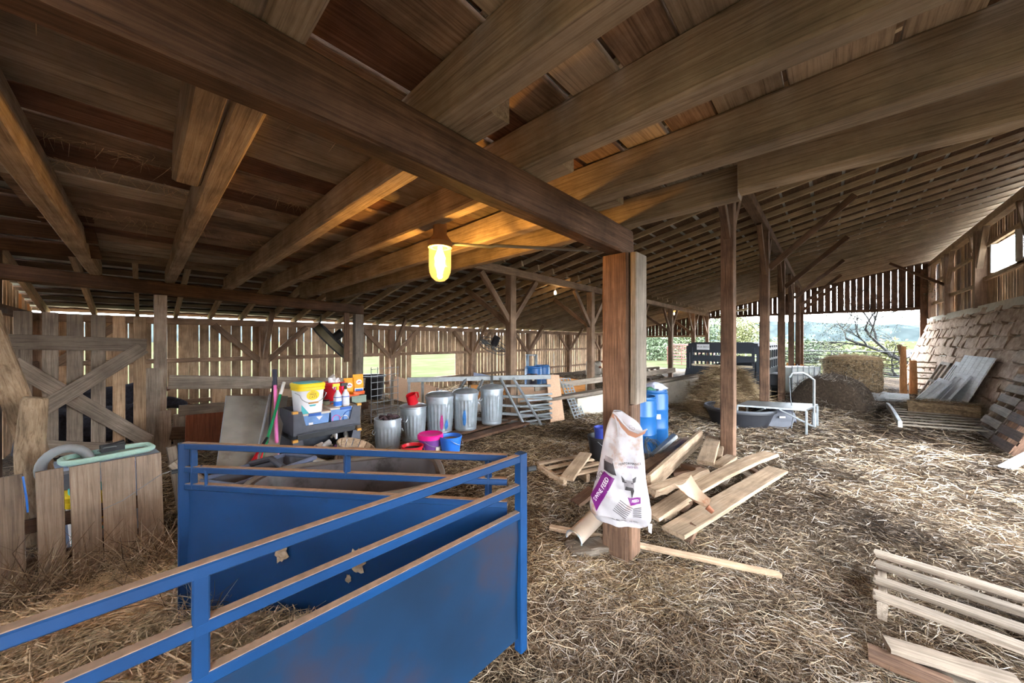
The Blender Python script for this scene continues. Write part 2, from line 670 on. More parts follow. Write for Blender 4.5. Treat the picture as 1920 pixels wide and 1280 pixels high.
def field_z(x, y):
    d = math.hypot(x - 10, y - 4)
    up = max(0, d - 25)
    return -0.14 + 0.006 * up * (1 if x > 10 else .6) + 0.3 * math.sin(x * .05) * min(1, up / 60)


_e = np.concatenate([np.linspace(-300, -40, 14), np.linspace(-36, 60, 49), np.linspace(70, 420, 24)])
struct(grid_obj('field', _e, _e.copy(), field_z, FIELDM))


def hills_mat():
    m, nt, b = new_mat('wooded_ridge')
    L = nt.links.new
    tc = nd(nt, 'ShaderNodeTexCoord')
    n = nd(nt, 'ShaderNodeTexVoronoi')
    n.inputs['Scale'].default_value = .16
    L(tc.outputs['Object'], n.inputs[0])
    r = ramp(nt, [(.1, lin(46, 52, 52)), (.8, lin(31, 36, 37))], n.outputs['Distance'])  # blue-grey tint puts distance haze into the tree colour
    L(r.outputs[0], b.inputs['Base Color'])
    b.inputs['Roughness'].default_value = 1
    b.inputs['Specular IOR Level'].default_value = 0
    return m


HILLM = hills_mat()
mb = MB()
nseg = 160
rows = []
for rr, hh in ((330, 0.0), (338, .75), (350, 1.0), (400, 1.1)):
    ring = []
    for i in range(nseg):
        an = math.radians(-70 + 180 * i / (nseg - 1))
        ht = 11.5 + 3.5 * math.sin(an * 5 + 1.2) + 2.0 * math.sin(an * 13) + 1.6 * mnoise.noise(Vector((i * .9, 0, rr)))
        ring.append((rr * math.cos(an), rr * math.sin(an), 1.0 + hh * ht + (.9 * mnoise.noise(Vector((i * 2.1, rr, 2))) if hh > .5 else 0)))
    rows.append(ring)
vs = [p for r in rows for p in r]
fs = [(i * nseg + k, i * nseg + k + 1, (i + 1) * nseg + k + 1, (i + 1) * nseg + k) for i in range(3) for k in range(nseg - 1)]
mb.add(vs, fs)
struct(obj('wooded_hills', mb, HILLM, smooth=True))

# ---- roof: rafters, laths, sheet metal
ceil = root('ceiling')
X_R = np.arange(X0 + .12, X1 + .3, .552)
for x in X_R:
    # eave length and upper length are separate sticks, lapped on the middle roof beam
    ya, yb = M_Y - .2, W_Y + .32
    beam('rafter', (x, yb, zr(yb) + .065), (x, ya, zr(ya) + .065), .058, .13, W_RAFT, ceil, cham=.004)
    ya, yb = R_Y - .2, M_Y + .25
    beam('rafter', (x + .055, yb, zr(yb) + .085), (x + .055, ya, zr(ya) + .085), .055, .09, W_RAFT, ceil, cham=.004)  # shallow pale sticks stand in for lit lower rafter edges
SL = math.sqrt(1 + .2005 ** 2)
y = W_Y + .28
while y > R_Y - .2:
    z = zr(y) + .143
    beam('roof_lath', (X0 - .1, y, z), (X1 + .4, y, z), (random.uniform(.20, .25) if y > M_Y else random.uniform(.335, .385)), .022, W_DARK, ceil, up=(0, .2005, 1), cham=.003)  # dark wood, widened on the upper slope, stands in for shade between rafters
    y -= .40
mb = MB()
nx = 300
xs = np.linspace(X0 - .2, X1 + .5, nx)
vs, fs = [], []
for i, x in enumerate(xs):
    dz = .16 + .012 * (1 if (i % 4) < 2 else 0)
    for yy in (W_Y + .45, R_Y - .35):
        vs.append((x, yy, zr(yy) + dz))
for i in range(nx - 1):
    fs.append((2 * i, 2 * i + 1, 2 * i + 3, 2 * i + 2))
mb.add(vs, fs)
obj('roof_sheet', mb, ROOFM, ceil)

# ---- low eave wall (left)
wl = root('wall_left')
openings = [(atY(677, 668, W_Y).x, atY(708, 668, W_Y).x, .35, 1.14), (atY(770, 663, W_Y).x, atY(853, 663, W_Y).x, .35, 1.17)]


def wall_board_z(x0, x1):
    for (a, b_, z0, z1) in openings:
        if x1 > a and x0 < b_:
            return [(-.05, z0), (z1, 1.99)]
    return [(-.05, 1.99)]


x = X0
while x < X1:
    w = random.uniform(.165, .205)
    gap = random.choice([.01, .016, .022, .026, .03])
    for (za, zb) in wall_board_z(x + .05, x + w - .05):
        beam('wall_board', (x + w / 2, W_Y + .03, za), (x + w / 2 + random.uniform(-.008, .008), W_Y + .03, zb), w - gap, .022, W_BARN, wl, up=(0, 1, 0), cham=.003)
    x += w
beam('top_plate', (X0, W_Y - .06, 2.03), (X1, W_Y - .06, 2.03), .14, .14, W_ROW, wl, seg=10, jit=.006)
for zz in (1.2, .32):
    beam('girt', (X0, W_Y - .04, zz), (X1, W_Y - .04, zz), .05, .09, W_ROW, wl, seg=8, jit=.006)
for xb in [-1.2] + BENT + [X1 - .1]:
    beam('wall_post', (xb, W_Y - .1, -.05), (xb, W_Y - .1, 1.97), .16, .16, W_ROW, wl, jit=.004)
    for s in (-1, 1):
        if X0 < xb + s * .9 < X1:
            beam('knee_brace', (xb + s * .06, W_Y - .11, 1.12), (xb + s * .92, W_Y - .11, 1.97), .12, .08, W_ROW, wl, up=(0, 1, 0))
    if 0 < xb < 20:
        beam('rafter_brace', (xb, W_Y - .16, 1.2), (xb, W_Y - .95, zr(W_Y - .95)), .11, .08, W_ROW, wl, up=(1, 0, 0))

# ---- far end wall
we = root('wall_back')
y = R_Y + .02
while y < W_Y:
    w = random.uniform(.19, .235)
    gap = random.choice([.012, .018, .026, .032])
    yc = y + w / 2
    zb = 2.90 + .05 * math.sin(yc) if yc < M_Y else (1.86 if yc < 8.58 else .75)
    beam('wall_board', (X1 + .03, yc, zb), (X1 + .03, yc, zr(yc) + .1), w - gap, .022, W_DARK, we, up=(1, 0, 0), cham=.003)
    y += w
beam('lintel_beam', (X1 - .05, R_Y, 2.93), (X1 - .05, M_Y, 2.93), .08, .12, W_DARK, we)
beam('lintel_beam', (X1 - .05, M_Y, 1.90), (X1 - .05, 8.58, 1.90), .07, .09, W_RAFT, we)
beam('jamb_post', (X1 - .06, 8.55, -.1), (X1 - .06, 8.55, 2.3), .12, .12, W_POST, we)
beam('jamb_post', (X1 - .06, -2.75, -.1), (X1 - .06, -2.75, 4.5), .18, .14, W_POST, we)
beam('wall_sign_board', (X1 - .02, 6.35, 2.22), (X1 - .02, 6.55, 2.22), .02, .14, W_NEW, we)

# ---- near end wall behind the stalls
wnr = root('wall_near')
y = R_Y
while y < W_Y:
    w = random.uniform(.17, .21)
    beam('wall_board', (X0 - .03, y + w / 2, 2.25 if y < -.6 else -.05), (X0 - .03, y + w / 2, zr(y + w / 2) + .1), w - random.choice([.01, .018, .026]), .022, W_ORANGE if random.random() < .3 else W_BARN, wnr, up=(1, 0, 0), cham=.003)  # boards cut short beside the camera: unseen doorway added for daylight
    y += w
for zz in (2.02, 1.2):
    beam('girt', (X0 + .04, -.4, zz), (X0 + .04, W_Y, zz), .09, .12, W_POST, wnr)
for yy in (3.6, 7.1):
    beam('wall_post', (X0 + .09, yy, -.05), (X0 + .09, yy, zr(yy) + .05), .16, .16, W_POST, wnr)

# ---- high wall (right): battered stone below, timber framing above; unseen open bay beside the camera, added to let daylight in
def stone_mat():
    m, nt, b = new_mat('field_stone')
    L = nt.links.new
    tc = nd(nt, 'ShaderNodeTexCoord')
    oi = nd(nt, 'ShaderNodeObjectInfo')
    n = nd(nt, 'ShaderNodeTexNoise')
    n.inputs['Scale'].default_value = 7
    n.inputs['Detail'].default_value = 8
    n.inputs['Roughness'].default_value = .65
    L(tc.outputs['Object'], n.inputs[0])
    r = ramp(nt, [(.3, lin(136, 112, 94)), (.5, lin(178, 152, 130)), (.7, lin(204, 182, 160))], n.outputs['Fac'])
    hs = nd(nt, 'ShaderNodeHueSaturation')
    mr = nd(nt, 'ShaderNodeMapRange')
    mr.inputs[3].default_value = .88
    mr.inputs[4].default_value = 1.12
    L(oi.outputs['Random'], mr.inputs[0])
    L(mr.outputs[0], hs.inputs['Value'])
    L(r.outputs[0], hs.inputs['Color'])
    L(hs.outputs[0], b.inputs['Base Color'])
    b.inputs['Roughness'].default_value = .95
    bp = nd(nt, 'ShaderNodeBump')
    bp.inputs['Strength'].default_value = .8
    bp.inputs['Distance'].default_value = .05
    L(n.outputs['Fac'], bp.inputs['Height'])
    L(bp.outputs[0], b.inputs['Normal'])
    return m


STONE = stone_mat()
wr = root('wall_right')
XS0 = 8.0
ZT = 2.42


def batter(z):
    return -2.18 - .74 * (z / ZT)


mb = MB()
mb.prism([(XS0, batter(-.1) - .07, -.1), (XS0, batter(ZT) - .07, ZT), (XS0, -3.7, ZT), (XS0, -3.7, -.1)], (X1 - XS0 + .25, 0, 0))
obj('mortar_core', mb, CONC, wr)
slope_n = Vector((0, ZT, .74)).normalized()
z = -.06
row = 0
while z < ZT - .1:
    hh = random.uniform(.2, .3)
    if z + hh > ZT - .06:
        hh = ZT - z
    x = XS0 + random.uniform(0, .3)
    while x < X1 + .2:
        w = random.uniform(.32, .85)
        if x + w > X1 + .25:
            w = max(.15, X1 + .27 - x)
        zm = z + hh / 2
        o = beam('stone', (x, batter(zm) - .09 + random.uniform(-.012, .02), zm), (x + w - .004, batter(zm) - .09 + random.uniform(-.012, .02), zm + random.uniform(-.05, .05)),
                 .22, hh - .004, STONE, wr, up=(0, -.74, ZT), cham=.016, jit=.02)
        x += w
    z += hh
    row += 1
mb = MB()
rings = []
for i in range(40):
    x = XS0 + (X1 + .25 - XS0) * i / 39
    j = random.uniform(-.03, .03)
    rings.append([(x, -2.86 + j * .3, ZT - .08 + j), (x, -2.9, ZT + .12), (x, -3.5, ZT + .14), (x, -3.5, ZT - .08)])
mb.loft(rings)
obj('mortar_cap', mb, MORTAR, wr)
WX0, WX1, WZ0, WZ1 = 13.0, 14.6, 3.34, 4.05
x = XS0
while x < X1 + .1:
    w = random.uniform(.15, .21)
    xc = x + w / 2
    gap = random.choice([.008, .014, .02, .028])
    spans = [(ZT + .1, zr(R_Y) + .1)]
    if WX0 - .08 < xc < WX1 + .08:
        spans = [(ZT + .1, WZ0), (WZ1, zr(R_Y) + .1)]
    for za, zb in spans:
        beam('wall_board', (xc, R_Y - .14, za), (xc, R_Y - .14, zb), w - gap, .022, random.choice([W_BARN, W_BARN, W_BARN, W_POST]), wr, up=(0, 1, 0), cham=.003)
    x += w
beam('top_plate', (X0, R_Y, zr(R_Y) - .09), (X1 + .1, R_Y, zr(R_Y) - .09), .16, .18, W_NEW, wr, seg=8, jit=.005)  # paler wood on plate, braces and girts stands in for light on this wall
for xb in BENT[2:] + [X1 - .1]:
    beam('wall_post', (xb, R_Y, ZT + .08), (xb, R_Y, zr(R_Y) - .16), .2, .18, W_ROW, wr, jit=.004)
    for s in (-1, 1):
        if XS0 < xb + s * .7 < X1:
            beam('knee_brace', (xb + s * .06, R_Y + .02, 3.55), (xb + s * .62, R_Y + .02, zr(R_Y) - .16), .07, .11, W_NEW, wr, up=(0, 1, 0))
for xb in BENT[5:]:
    beam('cross_brace', (xb, R_Y + .05, 3.5), (xb, R_Y + 1.35, zr(R_Y + 1.35)), .08, .1, W_DARK, wr, up=(1, 0, 0))
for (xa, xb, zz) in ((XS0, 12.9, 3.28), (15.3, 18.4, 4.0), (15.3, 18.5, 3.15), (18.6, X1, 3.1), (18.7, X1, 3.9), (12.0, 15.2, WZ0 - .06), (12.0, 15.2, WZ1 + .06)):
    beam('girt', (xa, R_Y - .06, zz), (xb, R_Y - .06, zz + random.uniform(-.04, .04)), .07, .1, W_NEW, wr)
for xx in (WX0, WX1):
    beam('window_jamb', (xx, R_Y - .08, WZ0), (xx, R_Y - .08, WZ1), .07, .09, W_WHITE, wr, up=(0, 1, 0))
for xb in (-1.2, 5.30):
    beam('wall_post', (xb, R_Y, -.05), (xb, R_Y, zr(R_Y) - .16), .2, .18, W_ROW, wr)

x = X0
while x < 3.2:
    w = random.uniform(.17, .22)
    beam('wall_board', (x + w / 2, R_Y - .14, -.05), (x + w / 2, R_Y - .14, zr(R_Y) + .1), w - random.choice([.008, .014, .02]), .022, W_BARN, wr, up=(0, 1, 0), cham=.003)
    x += w
while x < XS0:  # header boards added above the bay to keep sky light off the rafters
    w = random.uniform(.17, .22)
    beam('wall_board', (x + w / 2, R_Y - .14, 2.75), (x + w / 2, R_Y - .14, zr(R_Y) + .1), w - random.choice([.008, .014, .02]), .022, W_BARN, wr, up=(0, 1, 0), cham=.003)
    x += w
beam('added_bay_lintel', (3.2, R_Y - .04, 2.78), (XS0, R_Y - .04, 2.78), .12, .16, W_ROW, wr)  # spans the unseen bay added for daylight
beam('wall_post', (3.25, R_Y, -.05), (3.25, R_Y, zr(R_Y) - .16), .2, .18, W_POST, wr)

# ---- loft over the camera: boards on joists
loft = root('ceiling_loft')
JF = [-.42, .27, .93, 1.43, 2.0, 2.45]               # far lengths of the joists
JN = [-.52, .16, .83, 1.33, 1.89, 2.34]              # near lengths, lapped beside them
JX = JF
JB = 2.455                                           # underside of the joists over the near girder
for i in range(6):
    far_b = 2.46 - .018 * i
    jh = .2
    beam('joist', (JF[i], (.9, .86, .93, .95, .95, .4)[i], JB + jh / 2), (JF[i], 7.12, far_b + jh / 2), .105, jh, W_JOIST, loft, seg=8, jit=.005, cham=.012)
    beam('joist', (JN[i], -2.9, JB + .01 + jh / 2), (JN[i], (1.42, 2.56, 1.42, 1.42, 1.42, .38)[i], JB + .01 + jh / 2), .11, jh + .02, W_JOIST, loft, seg=8, jit=.005, cham=.012)
y = -2.9
LT = JB + .215
while y < 6.85:
    w = random.uniform(.2, .34)
    split = random.choice([None, None, JX[1], JX[3]])
    ends = [(-.62, 2.56)] if split is None else [(-.62, split), (split + .006, 2.56)]
    for xa, xb in ends:
        zz = LT - .035 * max(0, (y - 1) / 6) * max(0, (xa + xb) / 4) + random.uniform(0, .016)
        o = beam('loft_board', (xa + random.uniform(-.03, .03), y + w / 2, zz + .015), (xb, y + w / 2 + random.uniform(-.01, .01), zz + .015), w - random.choice([.01, .018, .028, .045]), .028, random.choice([W_LOFT, W_LOFT, W_LOFT2, W_LOFT3]), loft, up=(0, random.uniform(-.05, .05), 1), cham=.004, seg=3, jit=.002)
    y += w
beam('girder', (-1.25, 1.16, 2.362), (2.56, 1.16, 2.35), .115, .2, W_DARK, loft, seg=10, jit=.005, cham=.012)
beam('girder', (-1.25, 7.02, 2.415), (3.08, 7.06, 2.245), .12, .18, W_DARK, loft, seg=10, jit=.004, cham=.01)
p = beam('loft_post', (.17, 7.02, 0.0), (.17, 7.02, 2.26), .13, .13, W_JOIST, loft, seg=4, jit=.005)
p = beam('loft_post', (2.98, 7.04, 0.0), (2.98, 7.04, 2.15), .16, .16, W_GREY, loft, seg=6, jit=.008)
beam('splice_board', (2.72, 6.95, 1.2), (2.72, 6.95, 2.16), .1, .04, W_POST, loft, up=(0, 1, 0))
# loose boards stored on the left end of the loft
for k, (za, zb_) in enumerate(((2.50, 2.52), (2.58, 2.60), (2.68, 2.70))):
    beam('loose_board', (-1.2, 5.6 - .42 * k, za), (-.3, 5.55 - .42 * k, zb_), .2, .03, W_DARK, loft, up=(0, .5, 1))
beam('loft_header', (-1.2, 6.2, 2.47), (-1.2, 1.2, 2.58), .12, .17, W_DARK, loft)

# ---- posts of the frame
def frame_post(label, x, y, zt, size, braces, mat=W_ROW):
    t = thing('timber_post', label, 'post', (x, y, 0), 0, 'frame posts holding up the roof')
    beam('post_shaft', (x, y, -.08), (x, y, zt), size, size, mat, t, seg=4, jit=.004, cham=.01)
    for (dx, dy, z0) in braces:
        run = math.hypot(dx, dy)
        ztop = zt - .02 if dy == 0 else zr(y + dy)
        beam('knee_brace', (x + dx * .06, y + dy * .06, z0), (x + dx, y + dy, ztop), .11, .08, mat, t, up=((0, 1, 0) if dy == 0 else (1, 0, 0)))
    return t


PT = zr(M_Y) - .16
ordn = ['behind the trash cans', 'just left of the big brown loft post', 'just right of the big brown loft post',
        'standing behind the low concrete wall', 'behind the stock trailer roof', 'at the far end opening left of the trailer']
for i, xb in enumerate(BENT[1:] + [X1 - .15]):
    br = [(-.85, 0, PT - .95), (.85, 0, PT - .95), (0, 1.25, PT - .95)]
    if i == 0:
        br[2] = (0, 1.45, PT - 1.0)
    if i == 5:
        br = [(-.85, 0, PT - .95)]
    frame_post('square timber roof post with knee braces, ' + ordn[i], xb, M_Y, PT, .17, br)
beam('roof_beam', (2.1, M_Y, PT + .08), (X1, M_Y, PT + .08), .15, .16, W_ROW, None, seg=12, jit=.005)
tag(bpy.data.objects['roof_beam'], 'long timber roof beam resting on the middle row of braced posts', 'beam')
PN = zr(N_Y) - .11
ordn = ['nearest one, standing in the lumber pile', 'second in its row, beside the metal stand', 'third in its row, left of the wire tote',
        'fourth in its row, in front of the white tote', 'fifth in its row, just left of the round bales', 'last in its row at the far end opening']
for i, xb in enumerate(BENT[1:] + [X1 - .3]):
    br = [(-.75, 0, PN - .85), (.75, 0, PN - .85), (0, -1.3, PN - .75)]
    if i == 0:
        br = [(.75, 0, PN - .85), (-.75, 0, PN - .85)]
    frame_post('tall dark timber post, ' + ordn[i], xb, N_Y - (.0 if i else -.02), PN, .155, br, W_POST)
o = beam('roof_beam', (BENT[1] - .9, N_Y, PN + .08), (X1, N_Y, PN + .08), .15, .16, W_POST, None, seg=12, jit=.005)
tag(o, 'long timber roof beam resting on the tall right row of posts', 'beam')

# the big post under the loft girder
t = thing('loft_support_post', 'thick brown loft post with spliced grey board, feed bag hanging on it', 'post', (2.46, 1.17, 0))
beam('post_shaft', (2.46, 1.17, -.08), (2.46, 1.17, 2.245), .20, .17, W_POST, t, seg=8, jit=.004, cham=.012, up=(1, 0, 0))
beam('splice_board', (2.48, 1.03, 1.15), (2.48, 1.03, 2.24), .19, .045, W_GREY, t, up=(0, 1, 0), cham=.006)
beam('splice_board', (2.475, 1.062, .02), (2.475, 1.062, 1.14), .16, .03, W_POST, t, up=(0, 1, 0), cham=.006)

# low concrete wall between the aisle and the pens
wlow = root('wall_low')
a_, b_ = Vector((6.4, 4.1, 0)), Vector((10.6, 2.72, 0))
mb = MB()
mb.loft([[a_ + Vector((0, .1, -.1)), a_ + Vector((0, -.1, -.1)), a_ + Vector((0, -.1, .36)), a_ + Vector((0, .1, .36))],
         [b_ + Vector((0, .1, -.1)), b_ + Vector((0, -.1, -.1)), b_ + Vector((0, -.1, .62)), b_ + Vector((0, .1, .62))]])
obj('concrete_face', mb, CONC, wlow)
beam('cap_board', a_ + Vector((-.8, .2, .40)), b_ + Vector((0, 0, .66)), .2, .06, W_GREY, wlow, seg=4, jit=.01)
beam('cap_board', (5.6, 4.55, .62), (10.2, 3.2, .80), .04, .13, W_GREY, wlow)
# ------------------------------------------------------------------ things: blue pen panels
def rail(name, p0, p1, s, mat, parent, dust=True, up=(0, 0, 1)):
    o = beam(name, p0, p1, s, s, mat, parent, up=up, cham=.005)
    if dust:
        d = Vector((0, 0, s / 2 + .001))
        e = beam('dust', Vector(p0) + d, Vector(p1) + d, s * .86, .003, DUSTM, None, cham=.001)
        e.parent = o
        e.matrix_parent_inverse = o.matrix_basis.inverted()
    return o


def sheet(name, a0, a1, b1, b0, th, mat, parent, ny=10, nz=4):
    """slightly dented steel sheet between four corners"""
    a0, a1, b0, b1 = Vector(a0), Vector(a1), Vector(b0), Vector(b1)
    nrm = (a1 - a0).cross(b0 - a0).normalized()
    mb = MB()
    for s_ in (0, 1):
        vs, fs = [], []
        for i in range(ny + 1):
            for j in range(nz + 1):
                p = a0.lerp(a1, i / ny).lerp(b0.lerp(b1, i / ny), j / nz)
                w = .006 * math.sin(i * 1.9 + j) * (0 if j in (0, nz) else 1)
                vs.append(p + nrm * (w + th * (s_ - .5)))
        for i in range(ny):
            for j in range(nz):
                a = i * (nz + 1) + j
                fs.append((a, a + nz + 1, a + nz + 2, a + 1))
        mb.add(vs, fs)
    n1 = (ny + 1) * (nz + 1)
    edge = [(i * (nz + 1)) for i in range(ny + 1)] + [ny * (nz + 1) + j for j in range(1, nz + 1)] + [i * (nz + 1) + nz for i in range(ny - 1, -1, -1)] + [j for j in range(nz - 1, 0, -1)]
    m = len(edge)
    mb.f += [(edge[k], edge[(k + 1) % m], edge[(k + 1) % m] + n1, edge[k] + n1) for k in range(m)]
    return obj(name, mb, mat, parent, smooth=True, world=True)


P = Vector((1.34, 1.18, 0))
t = thing('pen_barrier', 'long blue steel pen panel with two rails in the foreground, running out of view', 'panel', (P.x, P.y, 0))
E = Vector((-1.2, 1.29, 0))
sheet('steel_sheet', P + Vector((-.02, 0, .07)), E + Vector((0, 0, .05)), E + Vector((0, 0, .69)), P + Vector((-.02, 0, .70)), .006, BLUEN, t, 14, 5)
for z0, z1 in ((.995, .985), (.845, .83), (.705, .69)):
    rail('rail', P + Vector((-.02, 0, z0)), E + Vector((0, 0, z1)), .036, BLUEP, t)
beam('end_post', P + Vector((0, 0, .0)), P + Vector((0, 0, 1.02)), .05, .05, BLUEP, t, cham=.005)
for xx in (.105, -.62):
    q = P.lerp(E, (P.x - xx) / (P.x - E.x))
    beam('upright', q + Vector((0, 0, .70)), q + Vector((0, 0, .98)), .036, .036, BLUEP, t, cham=.004)
obj('latch_pin', MB().tube([P + Vector((.03, -.02, .93)), P + Vector((.075, -.035, .93))], .014, 8), DKSTEEL, t, world=True)
obj('hinge_plate', MB().box(P + Vector((.022, .02, .9)), (.012, .07, .2)), BLUEP, t, world=True)

Q = Vector((.157, 2.66, 0))
t = thing('pen_barrier', 'shorter blue steel pen panel with bare patches, behind the foreground one', 'panel', (Q.x, Q.y, 0))
P2 = P + Vector((-.03, .07, 0))
sheet('steel_sheet', Q + Vector((0, 0, .10)), P2 + Vector((0, 0, .08)), P2 + Vector((0, 0, .735)), Q + Vector((0, 0, .785)), .006, BLUEP, t, 12, 5)
for z0, z1 in ((1.015, .985), (.885, .86), (.79, .74)):
    rail('rail', Q + Vector((0, 0, z0)), P2 + Vector((0, 0, z1)), .034, BLUEP, t)
beam('end_post', Q, Q + Vector((0, 0, 1.03)), .05, .05, BLUEP, t, cham=.005)
dq = (P2 - Q).normalized()
beam('inner_post', Q + dq * .06 + Vector((0, 0, .78)), Q + dq * .06 + Vector((0, 0, 1.0)), .03, .03, BLUEP, t, cham=.004)
q = Q.lerp(P2, .52)
beam('upright', q + Vector((0, 0, .87)), q + Vector((0, 0, 1.0)), .03, .03, BLUEP, t, cham=.004)
q = P2 - dq * .10
beam('upright', q + Vector((0, 0, .74)), q + Vector((0, 0, .98)), .03, .03, BLUEP, t, cham=.004)
bar('latch_loop', [Q + dq * .1 + Vector((0, 0, .90)), Q + dq * .13 + Vector((0, -.02, .88)), Q + dq * .13 + Vector((0, -.02, .80)), Q + dq * .1 + Vector((0, 0, .79))], .008, BLUEP, t)
obj('latch_pin', MB().tube([Q + Vector((-.05, 0, .88)), Q + Vector((.0, 0, .88))], .012, 8), DKSTEEL, t, world=True)
nrm = Vector((dq.y, -dq.x, 0))
if nrm.dot(-Q) < 0:
    nrm = -nrm
for (u, v, rx, rz) in ((530, 1030, .04, .07), (672, 1052, .042, .07), (655, 1082, .015, .025)):
    r_ = ray(u, v)
    tt = (Q - CAM).dot(nrm) / r_.dot(nrm)
    c = CAM + r_ * tt + nrm * .012
    poly = []
    for k in range(18):
        an = 2 * math.pi * k / 18
        s_ = 1 + random.uniform(-.3, .3)
        poly.append(c + dq * (rx * s_ * math.cos(an)) + Vector((0, 0, rz * s_ * math.sin(an))))
    obj('bare_patch', MB().prism(poly, nrm * .001), W_NEW, t, world=True)

# ------------------------------------------------------------------ picket panel at the left
t = thing('picket_panel', 'low panel of wide upright boards with gaps, standing in loose hay', 'panel', (-.3, 3.72, 0))
edges = [(-70, -22), (-14, 42), (63, 118), (128, 187), (188, 253), (254, 303)]
for i, (ua, ub) in enumerate(edges):
    yy = 3.70 + .012 * i
    a = atY(ua, 880, yy)
    b_ = atY(ub, 880, yy)
    xc, w = (a.x + b_.x) / 2, b_.x - a.x - .004
    vt = 897 - (ua + ub) / 2 * .155
    zt = atY((ua + ub) / 2, vt, yy).z
    beam('picket', (xc + .02, yy, -.04), (xc, yy + .03, zt), w, .022, W_PICK, t, up=(0, 1, 0), cham=.003, seg=2, jit=.002)
beam('back_rail', (-1.1, 3.76, .42), (.1, 3.80, .40), .03, .09, W_DARK, t)
beam('back_rail', (-1.1, 3.77, .16), (.1, 3.80, .16), .03, .08, W_DARK, t)
bar('tie_wire', [atY(192, 955, 3.685), atY(230, 938, 3.66), atY(300, 890, 3.68), atY(350, 872, 3.6)], .0025, STEEL, t, n=5)
bar('blue_twine', [atY(43, 893, 3.69), atY(50, 935, 3.67), atY(52, 960, 3.69)], .005, BLUEB, t, n=5)
beam('side_stake', (.24, 4.0, .05), (.16, 4.05, .72), .06, .06, W_GREY, t)
beam('side_stake', (.33, 4.0, .38), (.18, 4.02, .6), .07, .09, W_GREY, t)

# stump post, leaning plank
o = obj('log_stake', MB().tube([(-.62, 4.75, -.05), (-.61, 4.77, .35), (-.625, 4.78, .7), (-.605, 4.79, 1.12), (-.60, 4.79, 1.14)], [.10, .085, .08, .072, .06], 9), W_LOG, smooth=True)
tag(o, 'pale split log stake standing behind the picket panel', 'post')
a, b_ = atY(-10, 640, 5.1), atY(70, 862, 5.0)
o = beam('leaning_timber', b_ + Vector((.05, 0, -.2)), a + Vector((-.05, 0, .25)), .14, .09, W_BARK, up=(0, 1, 0), seg=5, jit=.01)
tag(o, 'thick pale timber leaning diagonally against the left stall', 'timber')
a, b_ = atY(0, 840, 5.3), atY(60, 905, 4.6)
o = beam('leaning_slab', (-1.15, 5.0, .35), (-.75, 4.95, .02), .16, .05, W_GREY)
tag(o, 'short grey slab of wood lying below the leaning timber', 'board')

# stand with bluish box, mint frame and grey hose
bt = atz(205, 862, .62)
t = thing('storage_box', 'blue-grey plastic box standing behind the picket panel', 'box', (bt.x, bt.y, 0), math.radians(8))
obj('box_body', MB().box((0, 0, .31), (.5, .36, .62)), m_plain('blue_grey_plastic', lin(120, 136, 168), .5), t)
obj('box_rim', MB().box((0, 0, .63), (.54, .40, .025)), m_plain('pale_blue_rim', lin(160, 176, 204), .5), t)
t = thing('mint_frame', 'mint green rounded plastic frame lying on the blue-grey box', 'frame', (bt.x, bt.y, .645), math.radians(10))
pts = []
for k in range(32):
    an = 2 * math.pi * k / 32
    cx, cy = math.cos(an), math.sin(an)
    pts.append((.24 * math.copysign(abs(cx) ** .5, cx), .13 * math.copysign(abs(cy) ** .5, cy), .03))
obj('frame_ring', MB().tube(pts, .022, 8, closed=True), MINT, t, smooth=True)
obj('frame_tray', MB().box((0, 0, .008), (.44, .22, .016)), m_plain('dull_tray', lin(140, 146, 138), .6), t)
obj('motor_block', MB().box((.02, .03, .07), (.13, .09, .05)).tube([(-.04, .03, .07), (.09, .03, .095)], .025, 10), BLACKP, t)
obj('wire_clip', MB().tube([(-.06, .02, .06), (-.03, -.02, .085), (.03, -.02, .085), (.06, .02, .06)], .005, 6), STEEL, t)
h0 = atz(135, 872, .62)
pts = [h0 + Vector((math.cos(an) * .12 - .03, .0, .0 + math.sin(an) * .14)) for an in np.linspace(-.6, 3.9, 18)]
o = obj('bent_hose', MB().tube(pts, .032, 10), HOSE, smooth=True)
tag(o, 'thick grey plastic hose bent in a loop beside the mint frame', 'hose')

